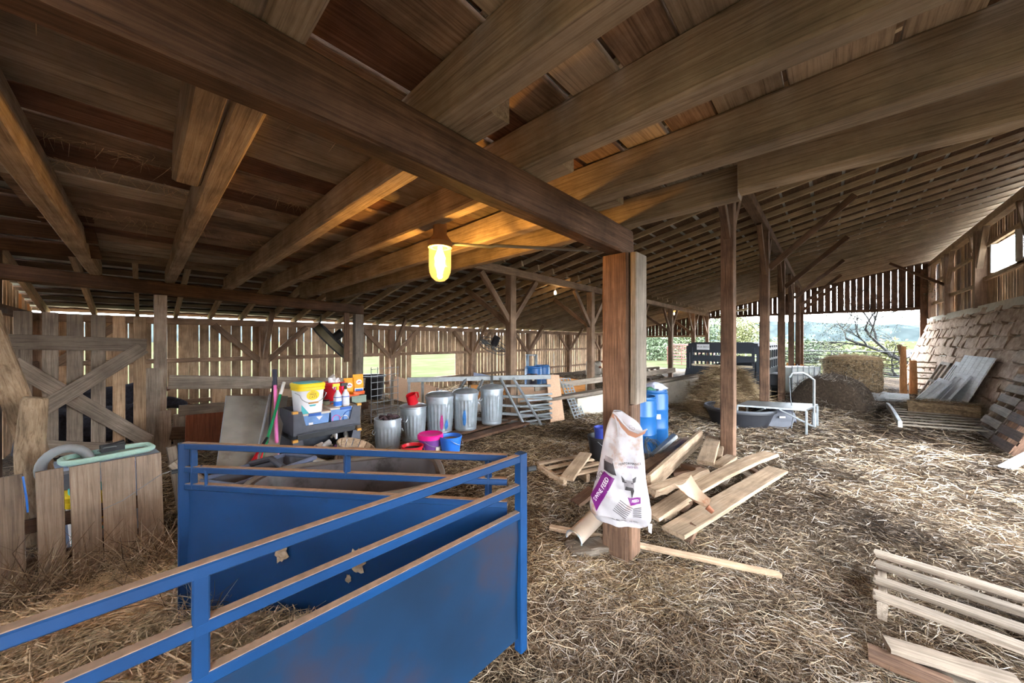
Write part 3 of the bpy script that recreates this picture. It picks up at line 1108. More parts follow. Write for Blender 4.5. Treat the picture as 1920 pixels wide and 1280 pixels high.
# yellow and white tub seen through the pickets
def litter_bucket(label, loc, rz, sc=1.0, lettering=True):
    t = thing('litter_bucket', label, 'bucket', loc, rz)
    t.scale = (sc, sc, sc)
    a, b_, h = .135, .155, .36

    def sq(r, z):
        out = []
        for k in range(24):
            an = 2 * math.pi * k / 24 + math.pi / 24
            cx, cy = math.cos(an), math.sin(an)
            out.append((r * math.copysign(abs(cx) ** .38, cx), r * math.copysign(abs(cy) ** .38, cy), z))
        return out
    obj('bucket_body', MB().loft([sq(a, 0), sq(b_, h - .06)]), WHITEP, t, smooth=True)
    obj('collar', MB().loft([sq(b_ + .004, h - .075), sq(b_ + .01, h - .07), sq(b_ + .01, h - .035), sq(b_ + .002, h - .03)]), YELP, t, smooth=True)
    lid = obj('lid', MB().loft([sq(b_ + .014, h - .03), sq(b_ + .016, h + .005), sq(b_ + .006, h + .015)]), YELP, t, smooth=True)
    obj('lid_panel', MB().loft([sq(b_ - .01, h + .014), sq(b_ - .014, h + .022)]), TEALP, lid, smooth=True)
    pts = [(-.158, -.02, h - .1)] + [(.158 * -math.cos(x), -.165, h - .1 - .13 * math.sin(x)) for x in np.linspace(.15, math.pi - .15, 12)] + [(.158, -.02, h - .1)]
    obj('wire_handle', MB().tube(pts, .004, 6), STEEL, t)
    obj('handle_grip', MB().tube([(-.055, -.168, h - .228), (.055, -.168, h - .228)], .011, 8), m_plain('tan_grip', lin(196, 150, 96), .6), t)
    if lettering:
        yf = -.1535

        def fy(z):
            return -(a + (b_ - a) * z / (h - .06)) * 1.0 - .002
        disc = [(.075 * math.cos(k * math.pi / 12), fy(.225 + .06 * math.sin(k * math.pi / 12)), .225 + .062 * math.sin(k * math.pi / 12)) for k in range(24)]
        obj('printed_disc', MB().prism(disc, (0, -.001, 0)), PRINTY, t)
        for s_, sz, zz in (('TIDY', .022, .262), ('FREE', .04, .235), ('CATS', .04, .2)):
            text_obj(s_, sz, PRINTK, t, Matrix.Translation((0, fy(zz) - .003, zz)) @ Matrix.Rotation(math.pi / 2, 4, 'X'))
        obj('printed_corner', MB().prism([(-.13, fy(.02) - .0, .0), (-.04, fy(.0), .0), (-.13, fy(.12), .12)], (0, -.001, 0)), TEALP, t)
        obj('printed_corner', MB().prism([(-.03, fy(.09), .085), (.03, fy(.09), .085), (.045, fy(.11), .105), (-.045, fy(.11), .105)], (0, -.001, 0)), TEALP, t)
    return t


q = atz(184, 985, 0.0)
litter_bucket('yellow and white tub glimpsed through a gap in the picket panel', (atY(184, 930, 4.1).x, 4.12, .12), .1, 1.0)

# ------------------------------------------------------------------ feed bag on the loft post
fb = atd(1158, 870, 2.30)
bag_dir = (Vector((CAM.x, CAM.y, 0)) - Vector((fb.x, fb.y, 0))).normalized()
bz = math.atan2(bag_dir.y, bag_dir.x) + math.pi / 2          # local -Y faces the camera
t = thing('feed_bag', 'white and purple woven feed bag hanging open on the loft post', 'bag', (fb.x, fb.y, 0), bz)


def vz(v):
    return H + (640 - v) / FPX * 2.30


def ux(u):
    return (u - 1158) / FPX * 2.30


BAGROWS = [(770, 1150, 1166), (788, 1142, 1194), (800, 1138, 1202), (830, 1131, 1203), (860, 1126, 1206), (890, 1120, 1208),
           (920, 1112, 1213), (945, 1106, 1217), (962, 1108, 1217), (972, 1118, 1213)]


def bag_row(v):
    for i in range(len(BAGROWS) - 1):
        if BAGROWS[i][0] <= v <= BAGROWS[i + 1][0]:
            k = (v - BAGROWS[i][0]) / (BAGROWS[i + 1][0] - BAGROWS[i][0])
            return [BAGROWS[i][j] + (BAGROWS[i + 1][j] - BAGROWS[i][j]) * k for j in (1, 2)]
    return BAGROWS[-1][1:] if v > 900 else BAGROWS[0][1:]


def bag_depth(v):
    k = (v - 770) / 202.0
    return .035 + .085 * math.sin(min(1, max(0, k)) * math.pi * .62) * (1 if k < .93 else .8)


def bag_pt(u, v, off=0.0):
    """front surface of the bag at a print position (u, v)"""
    l, r = bag_row(v)
    c, hw = (l + r) / 2, (r - l) / 2
    s_ = max(-.98, min(.98, (u - c) / hw))
    d = bag_depth(v) * math.sqrt(1 - s_ * s_) ** .8
    d += .008 * math.sin(u * .16 + v * .05) + .006 * math.sin(v * .13 - u * .07) + .012 * max(0, 1 - abs(u - 1158 - (v - 780) * .05) / 9) * (1 if v < 900 else 0)
    d += .016 * mnoise.noise(Vector((u * .05, v * .04, 2.0))) + .008 * mnoise.noise(Vector((u * .14, v * .10, 6.0)))
    return Vector((ux(u), -d - off, vz(v)))


rings = []
for v in np.linspace(770, 972, 40):
    l, r = bag_row(v)
    ring = []
    n = 28
    for k in range(n + 1):
        s_ = -math.cos(math.pi * k / n)
        u = (l + r) / 2 + s_ * (r - l) / 2 * .98
        ring.append(bag_pt(u, v))
    for k in range(n - 1, 0, -1):
        s_ = -math.cos(math.pi * k / n)
        u = (l + r) / 2 + s_ * (r - l) / 2 * .98
        ring.append(Vector((ux(u), .035 * math.sqrt(max(0, 1 - s_ * s_)), vz(v))))
    rings.append(ring)
obj('bag_body', MB().loft(rings, cap0=False), BAGW, t, smooth=True)
# stiff folded mouth: a strip from the hanging peak down to the jutting right corner
rim = [(1150, 770), (1156, 774), (1166, 786), (1178, 797), (1192, 801), (1207, 792)]
mb = MB()
ra, rb = [], []
for i, (u, v) in enumerate(rim):
    ra.append(Vector((ux(u), -.06 - .012 * i, vz(v))))
    rb.append(Vector((ux(u - 3), -.045 - .006 * i, vz(v + 9 + 3 * (i > 2)))))
n = len(rim)
mb.add(ra + rb, [(i, i + 1, n + i + 1, n + i) for i in range(n - 1)])
mb.add([p + Vector((0, .006, 0)) for p in ra + rb], [(i, i + 1, n + i + 1, n + i) for i in range(n - 1)])
obj('folded_mouth', mb, m_plain('bag_inner', lin(184, 130, 104), .7), t, smooth=True)
obj('mouth_seam', MB().tube([Vector((ux(u), -.068 - .012 * i, vz(v))) for i, (u, v) in enumerate(rim)], .005, 6), BAGW, t)
obj('mouth_seam', MB().tube([Vector((ux(1152), -.05, vz(772))), Vector((ux(1157), -.075, vz(790))), Vector((ux(1159), -.09, vz(812)))], .006, 6), BAGW, t)
obj('torn_corner', MB().prism([Vector((ux(1210), -.06, vz(965))), Vector((ux(1217), -.05, vz(966))), Vector((ux(1216), -.05, vz(983))), Vector((ux(1211), -.055, vz(980)))], (0, .004, 0)), WHITEP, t)


def print_patch(poly, mat, name='printed_patch', off=.004, steps=7):
    """quad patch following the bag: poly = 4 print corners"""
    a, b_, c, d = [Vector((p[0], p[1], 0)) for p in poly]
    vs, fs = [], []
    for i in range(steps + 1):
        for j in range(steps + 1):
            q = a.lerp(b_, i / steps).lerp(d.lerp(c, i / steps), j / steps)
            vs.append(bag_pt(q.x, q.y, off))
    for i in range(steps):
        for j in range(steps):
            k = i * (steps + 1) + j
            fs.append((k, k + 1, k + steps + 2, k + steps + 1))
    return obj(name, MB().add(vs, fs), mat, t, smooth=True)


print_patch([(1134, 878), (1153, 886), (1121, 950), (1109, 930)], PRINTP, 'printed_band')
print_patch([(1134, 881), (1150, 887), (1140, 908), (1133, 905)], PRINTP, 'printed_band', .0045)
print_patch([(1175, 916), (1197, 917), (1197, 927), (1180, 929)], PRINTP, 'printed_band')
print_patch([(1134, 856), (1150, 858), (1156, 880), (1134, 875)], PRINTK, 'printed_pig')
print_patch([(1136, 850), (1150, 852), (1149, 860), (1135, 858)], PRINTG, 'printed_pig', .006)
# pig head on the right print, as outline pieces
print_patch([(1168, 886), (1186, 886), (1186, 902), (1170, 902)], PRINTG, 'printed_pig', .0042)
print_patch([(1164, 878), (1170, 886), (1170, 892), (1166, 890)], PRINTK, 'printed_pig', .005)
print_patch([(1183, 882), (1190, 879), (1188, 888), (1184, 889)], PRINTK, 'printed_pig', .005)
print_patch([(1172, 897), (1184, 897), (1186, 903), (1170, 903)], PRINTK, 'printed_pig', .006)
print_patch([(1180, 902), (1186, 902), (1183, 915), (1182, 916)], PRINTK, 'printed_pig', .005)
print_patch([(1170, 889), (1173, 889), (1173, 891), (1170, 891)], PRINTK, 'printed_pig', .006)
print_patch([(1181, 889), (1184, 889), (1184, 891), (1181, 891)], PRINTK, 'printed_pig', .006)


def bag_text(s, size, u, v, ang, mat):
    ca, sa = math.cos(math.radians(ang)), math.sin(math.radians(ang))
    k = FPX / 2.30

    def fn(x, y):
        xx, yy = x * k, y * k
        return bag_pt(u + xx * ca - yy * sa, v - (xx * sa + yy * ca), .007)
    return text_obj(s, size, mat, t, None, fn=fn)


bag_text('SWINE FEED', .034, 1129, 911, 63, PRINTW)
bag_text('PERFORMANCE', .020, 1179, 858, 4, PRINTK)
bag_text('FEED CO.', .016, 1184, 864, 4, PRINTP)
bag_text('MANCE', .03, 1123, 892, 50, PRINTK)
bag_text('FEED', .02, 1188, 922, -3, PRINTW)
bag_text('CO.', .03, 1183, 796, -40, PRINTG)
bag_text('FEED', .03, 1189, 808, -30, PRINTG)
for k in range(7):
    a = (1162 - 2.0 * k, 921 + 3.2 * k)
    print_patch([a, (a[0] + 22, a[1] + 13), (a[0] + 21.6, a[1] + 14), (a[0] - .4, a[1] + 1)], PRINTK, 'printed_line', .005, 4)
for k in range(6):
    a = (1184, 935 + 3 * k)
    print_patch([a, (a[0] + 14, a[1] - 2), (a[0] + 14, a[1] - 1), (a[0], a[1] + 1)], PRINTK, 'printed_line', .005, 3)
bag_text('WE FEED WHAT WE FEED', .014, 1170, 960, -4, PRINTK)

# ------------------------------------------------------------------ jar light with conduit
lp = atd(825, 490, 2.5)
t = thing('jar_light', 'lit amber jar light on a conduit under the loft joists', 'light', (lp.x, lp.y, 0))
z0 = H + (640 - 528) / FPX * 2.5
z1 = H + (640 - 462) / FPX * 2.5
hh = z1 - z0
JAR, nt, b = new_mat('amber_glass')
nt.nodes.remove(b)
o_ = nt.nodes['Material Output']
tr = nd(nt, 'ShaderNodeBsdfTransparent')
tr.inputs[0].default_value = (1.0, .80, .42, 1)
em = nd(nt, 'ShaderNodeEmission')
em.inputs[0].default_value = (1.0, .56, .14, 1)
em.inputs[1].default_value = .9
gl = nd(nt, 'ShaderNodeBsdfGlossy')
gl.inputs['Roughness'].default_value = .15
m1 = nd(nt, 'ShaderNodeMixShader')
m1.inputs[0].default_value = .62
m2 = nd(nt, 'ShaderNodeMixShader')
m2.inputs[0].default_value = .05
nt.links.new(tr.outputs[0], m1.inputs[1]); nt.links.new(em.outputs[0], m1.inputs[2])
nt.links.new(m1.outputs[0], m2.inputs[1]); nt.links.new(gl.outputs[0], m2.inputs[2])
nt.links.new(m2.outputs[0], o_.inputs[0])
prof = [(.002, z0), (.035, z0 + .008), (.06, z0 + .03), (.075, z0 + .065), (.08, z0 + .11), (.08, z1)]
obj('glass_jar', MB().lathe(prof, 28), JAR, t, smooth=True)
obj('fixture_cap', MB().lathe([(.055, z1 - .01), (.086, z1 - .01), (.09, z1 + .03), (.066, z1 + .06), (.05, z1 + .085), (.05, 2.455)], 24), m_plain('tan_fixture_paint', lin(150, 110, 74), .6), t, smooth=True)
BULB = m_emit('bulb_glow', (1.0, .60, .20, 1), 800.0)
obj('bulb', MB().lathe([(.001, z0 + .12), (.022, z0 + .126), (.036, z0 + .15), (.038, z0 + .175), (.026, z0 + .21), (.014, z0 + .235), (.014, z1)], 16), BULB, t, smooth=True)
c1 = Vector((lp.x + .07, lp.y, 2.33))
obj('conduit', MB().tube([c1, (1.78, 1.86, 2.31), (1.80, 1.84, 2.32), (2.36, 1.33, 2.30), (2.44, 1.27, 2.33)], .012, 8), STEEL, t, world=True, smooth=True)

# ------------------------------------------------------------------ stall gate, fence and animals behind it
t = thing('stall_gate', 'weathered picket stall gate with crossed diagonal boards', 'gate', (-.4, 6.75, 0))
GY = 6.72
for (ua, ub, vt) in ((24, 60, 583), (78, 109, 585), (124, 155, 588), (170, 198, 590), (211, 235, 592), (250, 274, 595)):
    a, b_ = atY(ua, 700, GY), atY(ub, 700, GY)
    zt = atY((ua + ub) / 2, vt, GY).z
    beam('gate_picket', ((a.x + b_.x) / 2, GY + .03, .22), ((a.x + b_.x) / 2, GY + .03, zt), b_.x - a.x, .022, W_GREY if ua < 200 else W_BARN, t, up=(0, 1, 0), cham=.003)
for (u0, v0, u1, v1, w, yo, nm) in ((10, 640, 275, 647, .17, 0, 'gate_rail'), (60, 838, 275, 846, .17, 0, 'gate_rail'), (20, 680, 276, 826, .16, -.012, 'gate_brace'), (268, 652, 55, 782, .16, -.036, 'gate_brace')):
    beam(nm, atY(u0, v0, GY + yo), atY(u1, v1, GY + yo), .024, w, W_GREY, t, cham=.003)
t = thing('stall_fence', 'board fence of the left stalls running behind the black shelf', 'fence', (1.4, 6.9, 0))
FY = 6.9
for (u0, v0, u1, v1, w, m_) in ((316, 716, 684, 718, .20, W_GREY), (335, 770, 560, 752, .16, W_GREY), (545, 756, 690, 760, .14, W_DARK), (320, 812, 560, 806, .18, W_POST)):
    beam('fence_board', atY(u0, v0, FY), atY(u1, v1, FY), .035, w, m_, t)
for (u, v0, w, m_) in ((285, 690, .16, W_GREY), (345, 775, .22, W_GREY), (412, 722, .18, W_BARN), (306, 770, .16, W_JOIST), (470, 780, .14, W_POST)):
    p = atY(u, v0, FY + .05)
    beam('fence_post', (p.x, p.y, -.05), p, w, .06, m_, t, up=(0, 1, 0))
o = beam('brown_board', atY(383, 870, 6.6) + Vector((0, 0, 0)), atY(385, 775, 6.72), .42, .02, W_RED, up=(0, 1, 0))
tag(o, 'reddish brown square board leaning on the stall fence', 'board')
p = atY(540, 850, 6.75)
o = obj('wall_block', MB().box((atY(545, 800, 7.3).x, 7.3, .45), (.5, .16, .9)), m_plain('pale_brick', lin(214, 186, 160), .9, var=.15, scale=9, bump=.4))
tag(o, 'pale brick pillar between the tools and the black shelf', 'pillar')


def quadruped(name, label, cat, loc, rz, sc, mats, lying=False, head_only=False):
    """calf or goat: one skinned body, ears and eyes as parts"""
    t = thing(name, label, cat, loc, rz)
    t.scale = (sc, sc, sc)
    zb = .42 if lying else .82
    V = [(-.5, 0, zb), (-.15, 0, zb - .03), (.3, 0, zb), (.52, 0, zb + .12), (.68, 0, zb + .26), (.86, 0, zb + .22), (1.0, 0, zb + .14)]
    R = [(.2, .22), (.24, .28), (.21, .25), (.13, .17), (.12, .13), (.095, .10), (.06, .06)]
    E_ = [(i, i + 1) for i in range(6)]
    fl = .04 if lying else 0
    for (src, x) in ((2, .36), (0, -.48)):
        for s_ in (-1, 1):
            b0 = len(V)
            if lying:
                pts = [((x + .05), .2 * s_, .2), (x + .22, .24 * s_, .1), (x - .05, .26 * s_, .06)]
            elif x > 0:
                pts = [(x, .13 * s_, .5), (x + .02, .13 * s_, .26), (x, .13 * s_, .04)]
            else:
                pts = [(x + .06, .14 * s_, .55), (x - .08, .14 * s_, .32), (x - .04, .14 * s_, .04)]
            V += pts
            R += [(.085, .085), (.05, .05), (.045, .045)]
            E_ += [(src, b0), (b0, b0 + 1), (b0 + 1, b0 + 2)]
    b0 = len(V)
    V += [(-.68, 0, zb - .02), (-.72, 0, zb - .3)]
    R += [(.04, .04), (.03, .03)]
    E_ += [(0, b0), (b0, b0 + 1)]
    me = bpy.data.meshes.new('body')
    me.from_pydata(V, E_, [])
    o = bpy.data.objects.new('body', me)
    COL.objects.link(o)
    md = o.modifiers.new('skin', 'SKIN')
    for i, r in enumerate(R):
        me.skin_vertices[0].data[i].radius = r
    me.skin_vertices[0].data[1].use_root = True
    sb = o.modifiers.new('sub', 'SUBSURF')
    sb.levels = 2
    dg = bpy.context.evaluated_depsgraph_get()
    m2_ = bpy.data.meshes.new_from_object(o.evaluated_get(dg))
    bpy.data.objects.remove(o)
    m2_.name = 'body'
    m2_.polygons.foreach_set('use_smooth', [True] * len(m2_.polygons))
    m2_.materials.clear()
    m2_.materials.append(mats[0])
    link(bpy.data.objects.new('body', m2_), t)
    for s_ in (-1, 1):
        obj('ear', MB().tube([(.70, .1 * s_, zb + .33), (.70, .17 * s_, zb + .33), (.70, .25 * s_, zb + .29)], [.03, .045, .01], 8, flat=.5), mats[1], t, smooth=True)
        obj('eye', MB().lathe([(.001, -.014), (.014, 0), (.001, .014)], 8, ctr=(.84, .085 * s_, zb + .28)), BLACKP, t, smooth=True)
    obj('muzzle', MB().lathe([(.001, -.05), (.045, -.03), (.06, 0), (.045, .03), (.001, .05)], 12, ctr=(1.02, 0, zb + .135)), mats[2], t, smooth=True)
    return t


quadruped('calf', 'black calf standing in the stall behind the picket gate', 'calf', (-.55, 8.3, 0), .12, .82, (BLACKF, BLACKF, BROWNF))
quadruped('calf', 'black shaggy calf lying on the floor behind the picket gate', 'calf', (-.45, 7.75, 0), .05, .95, (BLACKF, BLACKF, BROWNF), lying=True)
quadruped('sheep', 'pale woolly sheep standing behind the crossed boards of the stall gate', 'sheep', (-.3, 9.1, 0), 3.0, .75, (WHITEF, WHITEF, BROWNF))
# ------------------------------------------------------------------ black shelf of stacking bins with its load
SY0, SY1 = 4.95, 5.5
SXa, SXb = atY(549, 850, SY0).x, atY(676, 850, SY0).x
sw = SXb - SXa
sx = (SXa + SXb) / 2


def bin_tray(t, z, h, name):
    mb = MB()
    mb.box((0, (SY1 - SY0) / 2, z + .02), (sw, SY1 - SY0, .03))
    mb.box((0, .012, z + .06), (sw, .024, .10))
    mb.box((0, SY1 - SY0 - .012, z + h / 2), (sw, .024, h))
    o = obj(name, mb, GREYP, t)
    for s_ in (-1, 1):
        m2 = MB()
        x = s_ * (sw / 2 - .012)
        m2.prism([(x - .012, 0, z), (x - .012, .0, z + h), (x - .012, SY1 - SY0, z + h), (x - .012, SY1 - SY0, z)], (.024, 0, 0))
        m2.prism([(s_ * sw / 2, -.004, z), (s_ * (sw / 2 - .15), -.004, z + .09), (s_ * (sw / 2 - .10), -.004, z + h), (s_ * (sw / 2 - .01), -.004, z + h)], (0, .02, 0))
        obj('bin_side', m2, GREYP, o)
        obj('amber_clip', MB().box((s_ * (sw / 2 - .02), 0, z + h), (.06, .05, .03)), m_plain('amber_clip_plastic', lin(210, 150, 60), .5), o)
    return o


t = thing('stacking_shelf', 'black plastic two-tier shelf of open stacking bins by the stall fence', 'shelf', (sx, SY0, 0), .03)
bin_tray(t, .04, .30, 'lower_bin')
bin_tray(t, .40, .30, 'upper_bin')
obj('front_skirt', MB().box((0, .05, .365), (sw * .86, .04, .06)), BLACKP, t)
for s_ in (-1, 1):
    obj('foot', MB().box((s_ * (sw / 2 - .08), .1, .01), (.1, .12, .08)), BLACKP, t)
    obj('back_leg', MB().box((s_ * (sw / 2 - .05), .5, .33), (.06, .05, .6)), BLACKP, t)

ZS = .435


def tote(label, u, mat, w, h):
    x = atY(u, 790, SY0 + .2).x
    t = thing('storage_tote', label, 'storage box', (x, SY0 + .19, ZS))
    rings = []
    for (k, z) in ((.92, 0), (1.0, h)):
        rings.append([(s1 * w / 2 * k + 0, s2 * .15 * k, z) for s1, s2 in ((-1, -1), (1, -1), (1, 1), (-1, 1))])
    obj('tote_body', MB().loft(rings), mat, t)
    l_ = obj('lid', MB().box((0, 0, h + .012), (w * 1.06, .33, .024)), LIDP, t)
    obj('handle', MB().box((0, -.168, h + .006), (w * .4, .014, .035)), PRINTB, l_)
    return t


tt = tote('plain blue clear tote under the litter bucket', 582, TOTE, .37, .20)
obj('paper_label', MB().box((-.04, -.146, .07), (.05, .002, .06)), PRINTW, tt)
obj('paper_label', MB().prism([(.02, -.150, .17), (.10, -.150, .17), (.06, -.146, .12)], (0, -.001, 0)), PRINTW, tt)
tt = tote('blue tote patterned with pink and white swirls under the spray bottles', 639, TOTE, .38, .23)
for (cx, cz, r, m_) in ((-.01, .08, .05, PRINTW), (.06, .1, .09, PRINTB), (-.12, .1, .05, PINKP)):
    pts = [(cx + r * math.cos(a), -.152, max(.01, cz + r * math.sin(a))) for a in np.linspace(-.4, 3.6, 16)]
    obj('swirl', MB().tube(pts, .006, 6), m_, tt)
litter_bucket('white litter bucket with yellow lid and wire handle on the shelf', (atY(577, 780, SY0 + .19).x, SY0 + .19, ZS + .225), .10, 1.04)

# back ledge behind the totes
LY = 5.62
lx = atY(640, 760, LY).x
o = obj('ledge_board', MB().box((lx - .05, LY, .68), (.76, .16, .04)).box((lx - .35, LY, .33), (.06, .12, .66)).box((lx + .25, LY, .33), (.06, .12, .66)), W_GREY)
tag(o, 'narrow grey ledge behind the totes carrying the red bucket', 'ledge')


def bucket(label, loc, r0, r1, h, mat, rz=0, rim=.012, inner=None, handle=True, grp=None, name='bucket'):
    t = thing(name, label, 'bucket', loc, rz, grp)
    prof = [(.001, .006), (r0 * .98, .004), (r0, .0), (r1, h * .86), (r1 + rim * .6, h * .87), (r1 + rim * .6, h * .93), (r1 + rim, h * .94), (r1 + rim, h), (r1 - .004, h), (r0 * .97, .02), (.001, .02)]
    obj('bucket_shell', MB().lathe(prof, 32), mat, t, smooth=True)
    if inner:
        obj('contents', MB().lathe([(.001, h * .82), (r1 * .6, h * .86), (r1 * .93, h * .8)], 16), inner, t)
    if handle:
        pts = [((r1 + .01) * math.cos(a), -.25 * r1 - .9 * r1 * math.sin(a), h * .9 - .35 * h * math.sin(a)) for a in np.linspace(0, math.pi, 12)]
        obj('wire_handle', MB().tube(pts, .0035, 6), STEEL, t)
    return t


rb = atY(624, 752, LY)
tt = bucket('red bucket holding white rags on the ledge above the shelf', (rb.x, LY, .70), .12, .155, .28, REDP, handle=False)
obj('bucket_tag', MB().prism([(-.07, -.158, .22), (.03, -.163, .23), (.01, -.158, .18), (-.04, -.156, .17)], (0, -.002, 0)), LIDP, tt)
mb = MB()
for k in range(3):
    mb.tube([(-.03 + .06 * k, 0, .2), (-.035 + .07 * k, -.01, .3), (-.05 + .07 * k, -.01, .36 - .05 * k), (-.01 + .07 * k, 0, .39 - .06 * k), (.02 + .06 * k, .0, .33 - .04 * k)], [.03, .04, .03, .035, .02], 8)
o = obj('white_rag', mb, WHITEP, smooth=True)
o.location = (rb.x + .01, LY, .68)
tag(o, 'crumpled white plastic rag sticking out of the red bucket', 'rag')


def pouch(label, u, v, y, w, h, mat, logo=True, cat='bag', th=.09, blue=False):
    p = atY(u, v, y)
    t = thing('litter_bag', label, cat, (p.x, y, p.z), random.uniform(-.15, .15))
    rings = []
    for (k, z, d) in ((.9, 0, th * .6), (1, h * .15, th), (1.02, h * .5, th), (.98, h * .8, th * .6), (.96, h, .012)):
        rings.append([(w / 2 * k * math.copysign(abs(math.cos(a)) ** .5, math.cos(a)), d / 2 * math.copysign(abs(math.sin(a)) ** .8, math.sin(a)), z) for a in np.linspace(0, 2 * math.pi, 17)[:-1]])
    obj('bag_body', MB().loft(rings), mat, t, smooth=True)
    if logo:
        disc = [(.045 * math.cos(a), -th / 2 - .004, h * .62 + .04 * math.sin(a)) for a in np.linspace(0, 2 * math.pi, 20)[:-1]]
        d = obj('printed_disc', MB().prism(disc, (0, -.001, 0)), PRINTW, t)
        obj('printed_arm', MB().tube([(-.025, -th / 2 - .007, h * .6), (.0, -th / 2 - .007, h * .65), (.025, -th / 2 - .007, h * .61)], .007, 6), REDP, d)
    if blue:
        obj('printed_band', MB().box((0, -th / 2 - .004, h * .18), (w * .8, .004, h * .26)), PRINTW, t)
        obj('printed_band', MB().box((0, -th / 2 - .007, h * .2), (w * .7, .003, h * .15)), PRINTB, t)
    return t


pouch('orange and white litter bag with blue band, rightmost above the shelf', 671, 738, 5.66, .17, .32, AMBP, blue=True)
pouch('yellow orange litter bag between the red bucket and the taller bag', 653, 744, 5.58, .15, .30, AMBP)
for k, (u, v, lab) in enumerate(((612, 768, 'orange snack packet lying right of the litter bucket'), (637, 760, 'orange snack packet under the yellow orange bag'), (650, 748, 'orange snack packet behind the right spray bottle'), (672, 742, 'orange snack packet on the grey carton'))):
    p = atY(u, v, 5.46)
    t = thing('snack_packet', lab, 'packet', (p.x, 5.46, p.z - .02), 0, 'orange packets above the shelf', rot=(.2, random.uniform(-.3, .3), random.uniform(-.3, .3)))
    rings = []
    for (z, d) in ((-.10, .008), (-.08, .05), (0, .085), (.08, .05), (.10, .008)):
        rings.append([(z, d / 2 * math.cos(a), .05 + .05 * math.sin(a) * (1 if d > .01 else .9)) for a in np.linspace(0, 2 * math.pi, 13)[:-1]])
    obj('wrapper', MB().loft(rings), ORGP, t, smooth=True)
    obj('printed_band', MB().box((.02, -.046, .04), (.09, .006, .04)), PRINTK, t)
p = atY(669, 755, 5.45)
t = thing('grey_carton', 'grey green carton on the ledge at the shelf end', 'carton', (p.x, 5.44, .64))
obj('carton_body', MB().box((0, 0, .06), (.22, .16, .10)), m_plain('grey_green_card', lin(128, 144, 132), .8), t)
obj('carton_flap', MB().box((0, 0, .113), (.225, .165, .008)), m_plain('grey_green_flap', lin(150, 164, 150), .8), t)


def spray(label, u, liquid, head):
    p = atY(u, 775, SY0 + .1)
    t = thing('spray_bottle', label, 'bottle', (p.x, SY0 + .12, ZS + .255), random.uniform(-.3, .3), 'spray bottles on the tote')
    obj('bottle_body', MB().lathe([(.001, 0), (.048, 0), (.052, .01), (.052, .14), (.04, .175), (.02, .21), (.018, .235)], 20, cap1=True), m_plain('cloudy_bottle', lin(206, 212, 224), .3, var=.04), t, smooth=True)
    obj('liquid', MB().lathe([(.0535, .012), (.0535, liquid[1])], 20), liquid[0], t, smooth=True)
    hd = obj('spray_head', MB().lathe([(.02, .23), (.02, .26), (.014, .28)], 12).box((-.02, 0, .30), (.09, .03, .04)), head, t)
    obj('trigger', MB().tube([(-.03, 0, .285), (-.045, 0, .25), (-.04, 0, .225)], .007, 6), MAGP, hd)
    obj('printed_band', MB().lathe([(.0538, .125), (.0538, .135)], 20), PRINTB, t)
    return t


spray('spray bottle half full of blue liquid with a yellow head', 634, (BLUEB, .075), YELP)
spray('clear spray bottle with a dark head and measuring marks', 649, (LIDP, .02), BLACKP)
t = thing('small_jar', 'small green-grey jar behind the blue spray bottle', 'jar', (atY(612, 775, 5.35).x, 5.35, ZS + .23))
obj('jar_body', MB().lathe([(.04, 0), (.045, .06), (.04, .075)], 14, cap0=True), m_plain('jar_glass', lin(140, 150, 130), .4), t, smooth=True)
obj('jar_cap', MB().lathe([(.043, .075), (.043, .09), (.001, .092)], 14), BLACKP, t)

# lower bin: gloves, clippers, purple straps
for k, (u, v, w, lab) in enumerate(((598, 838, .16, 'white curved scoop handle lying in the lower bin'), (612, 834, .2, 'dirty white glove lying in the lower bin'), (648, 824, .22, 'large white scoop standing in the right of the lower bin'), (629, 815, .08, 'small white bottle in the lower bin'))):
    p = atY(u, v, SY0 + .12)
    t_ = thing(('scoop', 'work_glove', 'scoop', 'bottle')[k], lab, ('scoop', 'glove', 'scoop', 'bottle')[k], (p.x, p.y, p.z - .03), .5 * k)
    obj(('scoop_handle', 'glove_cuff', 'scoop_blade', 'bottle_body')[k], MB().tube([(-w / 2, 0, -.02), (-w / 4, 0, .03), (w / 4, 0, .05), (w / 2, .02, .03 + .06 * (k == 2))], [.02, .04, .045, .02 + .03 * (k == 2)], 10, flat=.6), WHITEP, t_, smooth=True)
    obj(('scoop_edge', 'glove_finger', 'scoop_edge', 'bottle_cap')[k], MB().tube([(w / 2 - .02, .02, .02), (w / 2 + .03, .03, -.01)], .016, 8), m_plain('dusty_beige', lin(190, 176, 156), .7), t_, smooth=True)
for (u, v, lab) in ((575, 843, 'tangled purple strap at the left of the lower bin'), (642, 836, 'purple strap bundle at the right of the lower bin')):
    p = atY(u, v, SY0 + .1)
    o = obj('strap_bundle', MB().tube([p + Vector((-.12 + .03 * k, .02 * math.sin(k * 2), .03 * math.sin(k * 1.7))) for k in range(9)], .014, 6), PURP, smooth=True)
    tag(o, lab, 'strap')
p = atY(578, 880, 4.7)
t = thing('white_tray', 'small white tray on the floor under the shelf', 'tray', (p.x, 4.7, .02), .2)
obj('tray_body', MB().loft([[(x * .14, y * .1, 0) for x, y in ((-1, -1), (1, -1), (1, 1), (-1, 1))], [(x * .17, y * .12, .08) for x, y in ((-1, -1), (1, -1), (1, 1), (-1, 1))]]), WHITEP, t)
obj('tray_rim', MB().tube([(x * .17, y * .12, .08) for x, y in ((-1, -1), (1, -1), (1, 1), (-1, 1))], .008, 6, closed=True), LIDP, t)
p = G(668, 876)
t = thing('bushel_basket', 'tipped wooden bushel basket on the floor right of the shelf', 'basket', (p.x, p.y + .1, .14), .6, rot=(.35, .1, .6))
